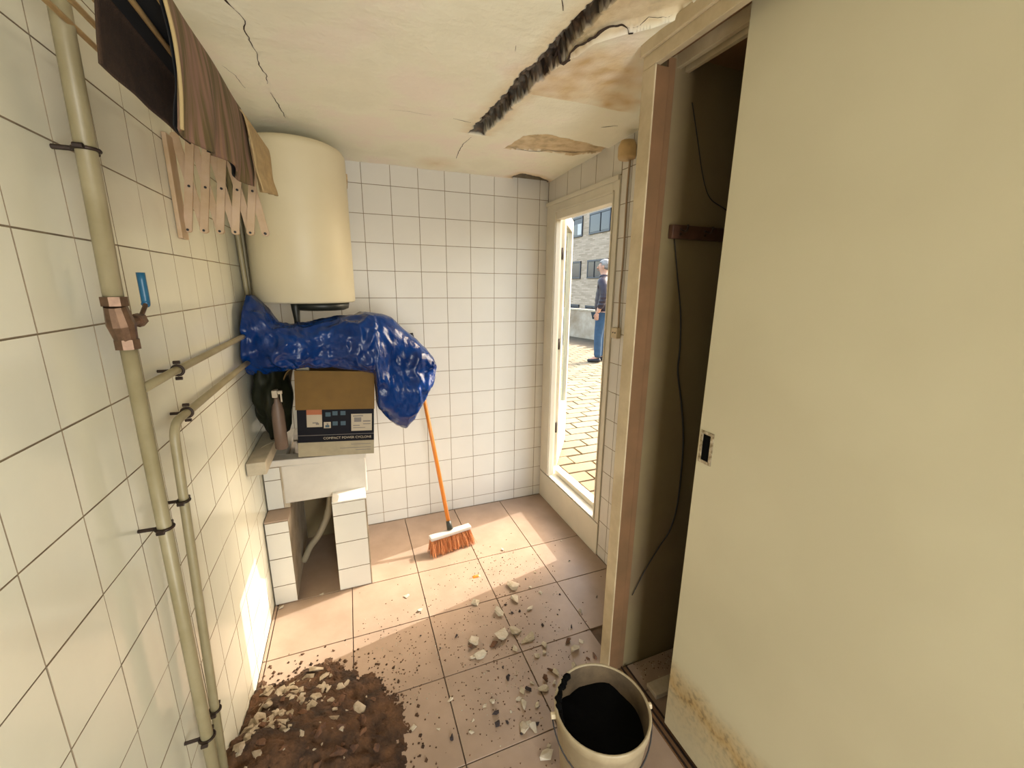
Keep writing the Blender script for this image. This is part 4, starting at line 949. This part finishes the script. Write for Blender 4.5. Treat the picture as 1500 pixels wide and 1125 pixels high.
def wall_strip(pts, th, z0, z1):
    bm = bmesh.new(); L = []
    for i, p in enumerate(pts):
        d = (pts[min(i + 1, len(pts) - 1)] - pts[max(i - 1, 0)]).normalized(); n = Vector((-d.y, d.x)) * th
        L.append([bm.verts.new((q.x, q.y, z)) for q, z in ((p, z0), (p, z1), (p + n, z1), (p + n, z0))])
    for a, b_ in zip(L, L[1:]):
        for k in range(4): bm.faces.new((a[k], a[(k + 1) % 4], b_[(k + 1) % 4], b_[k]))
    bm.faces.new(L[0]); bm.faces.new(L[-1][::-1]); return bm
pw = empty('parapet_wall', (6.0, 7.0, ZT), 'low weathered whitish parapet wall at the edge of the terrace', 'parapet')
put('parapet_body', wall_strip(pp, 0.16, ZT - 0.02, 0.90), 'parapet', pw)
put('parapet_coping', wall_strip([p - Vector((0.02, 0.0)) for p in pp], 0.20, 0.90, 0.935), 'concrete', pw)

# ------------------------------------------------------------------ apartment block across the street
FX = 14.2
ab = empty('apartment_block', (FX, 19, -6), 'brick apartment block with dark shuttered windows across the street', 'building')
bm = bmesh.new(); box(bm, (FX, 10.0, -6), (FX + 8, 22.35, 12)); put('facade', bm, 'brick', ab)
def win(y0, y1, z0, z1, split=None, half_open=False):
    bm = bmesh.new(); box(bm, (FX - 0.04, y0, z0), (FX + 0.02, y1, z1)); w_ = put('window', bm, 'shutter', ab)
    for a, b_ in ((y0, y0 + 0.07), (y1 - 0.07, y1)):
        bm = bmesh.new(); box(bm, (FX - 0.07, a, z0), (FX, b_, z1)); put('window_jamb', bm, 'shutter', w_)
    for a, b_ in ((z0 - 0.06, z0), (z1 - 0.10, z1)):
        bm = bmesh.new(); box(bm, (FX - 0.08, y0, a), (FX, y1, b_)); put('window_rail', bm, 'shutter', w_)
    if split:
        bm = bmesh.new(); box(bm, (FX - 0.07, split - 0.04, z0), (FX, split + 0.04, z1)); put('mullion', bm, 'box_black', w_)
    if half_open:
        ym_ = (y0 + y1) / 2
        bm = bmesh.new(); box(bm, (FX - 0.06, y0 + 0.12, z0 + 0.05), (FX - 0.02, ym_, z0 + (z1 - z0) * 0.62)); put('curtain', bm, 'win_white', w_)
        bm = bmesh.new(); box(bm, (FX - 0.05, ym_ + 0.05, z0 + 0.05), (FX - 0.02, y1 - 0.1, z0 + (z1 - z0) * 0.62)); put('pane', bm, 'glass', w_)
    else:
        bm = bmesh.new(); box(bm, (FX - 0.055, y0 + 0.1, z0 + 0.05), (FX - 0.02, y1 - 0.1, z1 - 0.12)); put('pane', bm, 'glass', w_)
for z0, z1 in ((4.60, 5.72), (2.07, 3.08), (7.3, 8.4), (-0.75, 0.40)):
    win(20.90, 22.05, z0, z1, None, z0 > 4 and z0 < 5); win(17.95, 20.10, z0, z1, 18.9 if z0 > 4 else 19.3); win(15.2, 17.0, z0, z1)
yb_ = empty('apartment_block', (17, 25, -6), 'yellow rendered apartment block with dark balcony recesses', 'building')
bm = bmesh.new(); box(bm, (14.0, 24.5, -6), (22, 30, 12)); put('facade', bm, 'yellow_wall', yb_)
for z0, z1 in ((4.1, 4.9), (1.1, 2.6), (6.6, 7.6)):
    bm = bmesh.new(); box(bm, (15.05, 24.42, z0), (16.4, 24.6, z1)); put('balcony_recess', bm, 'wood_dark', yb_)
    bm = bmesh.new(); box(bm, (14.9, 24.1, z0 - 0.15), (16.6, 24.5, z0)); put('balcony_slab', bm, 'yellow_wall', yb_)

# ------------------------------------------------------------------ the man on the terrace
PM = at(878, 530, 'z', ZT)
person = empty('person', (PM.x, PM.y, ZT), 'grey haired person in dark quilted jacket and jeans standing on the terrace', 'person')
FACE = Vector((-0.75, 0.66, 0)).normalized()      # facing along the terrace
person.rotation_euler = (0, 0, math.atan2(FACE.y, FACE.x) - math.pi / 2); person.scale = (1.12, 1.12, 1.0)
PW = world_of(person)
def skin(name, nodes, edges, m, parent, root=0, sub=2, xf=None):
    me = bpy.data.meshes.new(name); me.from_pydata([n[:3] for n in nodes], edges, []); me.update()
    o = bpy.data.objects.new(name, me); COL.objects.link(o)
    sk_ = o.modifiers.new('skin', 'SKIN'); sk_.use_smooth_shade = True; ss = o.modifiers.new('sub', 'SUBSURF'); ss.levels = sub; ss.render_levels = sub
    for i, n in enumerate(nodes):
        r_ = n[3]; o.data.skin_vertices[0].data[i].radius = r_ if isinstance(r_, tuple) else (r_, r_); o.data.skin_vertices[0].data[i].use_root = (i == root)
    dg = bpy.context.evaluated_depsgraph_get(); dg.update(); m2 = bpy.data.meshes.new_from_object(o.evaluated_get(dg)); bpy.data.objects.remove(o)
    m2.materials.clear(); m2.materials.append(M[m]); q = link(name, m2, None, parent)
    for p in m2.polygons: p.use_smooth = True
    return q
# local frame: x right of the person, y forward, z up
body = [(0, 0, 0.93, (0.110, 0.080)), (0, 0.005, 1.10, (0.110, 0.080)), (0, 0, 1.28, (0.125, 0.085)), (0, -0.01, 1.40, (0.085, 0.065)), (0, 0.0, 1.50, 0.05), (0, 0.02, 1.57, (0.058, 0.068)), (0, 0.025, 1.64, (0.070, 0.088)), (0, 0.012, 1.70, (0.058, 0.072)),
        (0.170, -0.01, 1.37, 0.045), (0.225, -0.04, 1.16, 0.046), (0.235, 0.02, 0.93, 0.034), (0.23, 0.04, 0.87, 0.028), (-0.170, -0.01, 1.37, 0.045), (-0.225, -0.04, 1.16, 0.046), (-0.235, 0.02, 0.93, 0.034), (-0.23, 0.04, 0.87, 0.028),
        (0.085, 0, 0.82, 0.066), (0.09, 0.015, 0.48, 0.056), (0.09, -0.02, 0.10, 0.038), (0.095, 0.11, 0.035, 0.030), (-0.085, 0, 0.82, 0.066), (-0.09, 0.03, 0.48, 0.056), (-0.09, 0.02, 0.10, 0.038), (-0.10, 0.15, 0.035, 0.030)]
be = [(0, 1), (1, 2), (2, 3), (3, 4), (4, 5), (5, 6), (6, 7), (3, 8), (8, 9), (9, 10), (10, 11), (3, 12), (12, 13), (13, 14), (14, 15), (0, 16), (16, 17), (17, 18), (18, 19), (0, 20), (20, 21), (21, 22), (22, 23)]
skin('body', body, be, 'skin', person)
jk = [(0, 0, 0.84, (0.175, 0.130)), (0, 0.005, 1.00, (0.170, 0.130)), (0, 0.005, 1.15, (0.165, 0.128)), (0, 0, 1.30, (0.180, 0.128)), (0, -0.01, 1.41, (0.135, 0.105)), (0, 0.0, 1.485, (0.070, 0.075)),
      (0.185, -0.01, 1.39, 0.076), (0.240, -0.045, 1.16, 0.064), (0.240, 0.01, 0.935, 0.050), (-0.185, -0.01, 1.39, 0.076), (-0.240, -0.045, 1.16, 0.064), (-0.240, 0.01, 0.935, 0.050)]
jo = skin('jacket', jk, [(0, 1), (1, 2), (2, 3), (3, 4), (4, 5), (4, 6), (6, 7), (7, 8), (4, 9), (9, 10), (10, 11)], 'jacket', person)
for v in jo.data.vertices:   # quilting
    if 0.86 < v.co.z < 1.36: k = 1 + 0.028 * math.sin(v.co.z * 2 * math.pi / 0.062); v.co.x *= k; v.co.y *= k
jn = [(0, 0, 0.92, (0.150, 0.112)), (0.088, 0, 0.80, 0.095), (0.09, 0.015, 0.48, 0.070), (0.09, -0.018, 0.075, 0.062), (-0.088, 0, 0.80, 0.095), (-0.09, 0.03, 0.48, 0.070), (-0.09, 0.02, 0.075, 0.062)]
skin('jeans', jn, [(0, 1), (1, 2), (2, 3), (0, 4), (4, 5), (5, 6)], 'jeans', person)
for sx_, sy in ((0.092, -0.045), (-0.095, -0.005)):
    skin('shoe', [(sx_, sy - 0.03, 0.045, (0.045, 0.045)), (sx_, sy + 0.07, 0.045, (0.047, 0.042)), (sx_, sy + 0.19, 0.030, (0.042, 0.030))], [(0, 1), (1, 2)], 'shoe', person)
def lblob(name, c, r3, m, seed=1, amp=0.05, sub=3, cut=None):
    bm = bmesh.new(); bmesh.ops.create_icosphere(bm, subdivisions=sub, radius=1)
    for v in bm.verts:
        n = v.co.normalized(); k = 1 + amp * noise.noise(n * 3 + Vector((seed, 0, 0))); v.co = Vector((n.x * r3[0], n.y * r3[1], n.z * r3[2])) * k + Vector(c)
    if cut: bmesh.ops.delete(bm, geom=[v for v in bm.verts if cut(v.co)], context='VERTS')
    o = link(name, to_mesh(bm, name, True), m, person); return o
lblob('hair', (0, -0.008, 1.664), (0.086, 0.104, 0.094), 'hair', 2, 0.08, 4, cut=lambda c: (c.y > 0.050 and c.z < 1.690) or c.z < 1.565 or (c.z < 1.640 and c.y > 0.005))
for s_ in (1, -1):
    lblob('ear', (s_ * 0.076, 0.015, 1.630), (0.010, 0.018, 0.030), 'skin'); lblob('eye', (s_ * 0.030, 0.101, 1.645), (0.011, 0.008, 0.009), 'box_white')
lblob('nose', (0, 0.108, 1.615), (0.011, 0.016, 0.020), 'skin'); lblob('mouth', (0, 0.100, 1.573), (0.024, 0.007, 0.007), 'print_red'); 
lblob('collar', (0, -0.005, 1.475), (0.082, 0.085, 0.040), 'jacket', 3, 0.05, 3, cut=lambda c: c.z > 1.505)
def hand(sx_):
    X0, Y0, Z0 = sx_ * 0.232, 0.035, 0.885
    nodes = [(X0, Y0, Z0, 0.022), (X0, Y0 + 0.012, Z0 - 0.055, (0.015, 0.030))]; ed = [(0, 1)]
    for dy, L in ((-0.024, 0.056), (-0.008, 0.066), (0.008, 0.062), (0.024, 0.050)):
        b0 = len(nodes)
        nodes += [(X0, Y0 + 0.014 + dy, Z0 - 0.085, 0.0088), (X0 - sx_ * 0.006, Y0 + 0.018 + dy, Z0 - 0.085 - L * 0.5, 0.0080), (X0 - sx_ * 0.020, Y0 + 0.020 + dy, Z0 - 0.085 - L * 0.85, 0.0072)]
        ed += [(1, b0), (b0, b0 + 1), (b0 + 1, b0 + 2)]
    b0 = len(nodes); nodes += [(X0 - sx_ * 0.012, Y0 + 0.045, Z0 - 0.050, 0.0100), (X0 - sx_ * 0.018, Y0 + 0.058, Z0 - 0.085, 0.0085)]; ed += [(0, b0), (b0, b0 + 1)]
    skin('hand', nodes, ed, 'skin', person, 0, 1)
for s_ in (1, -1): hand(s_)
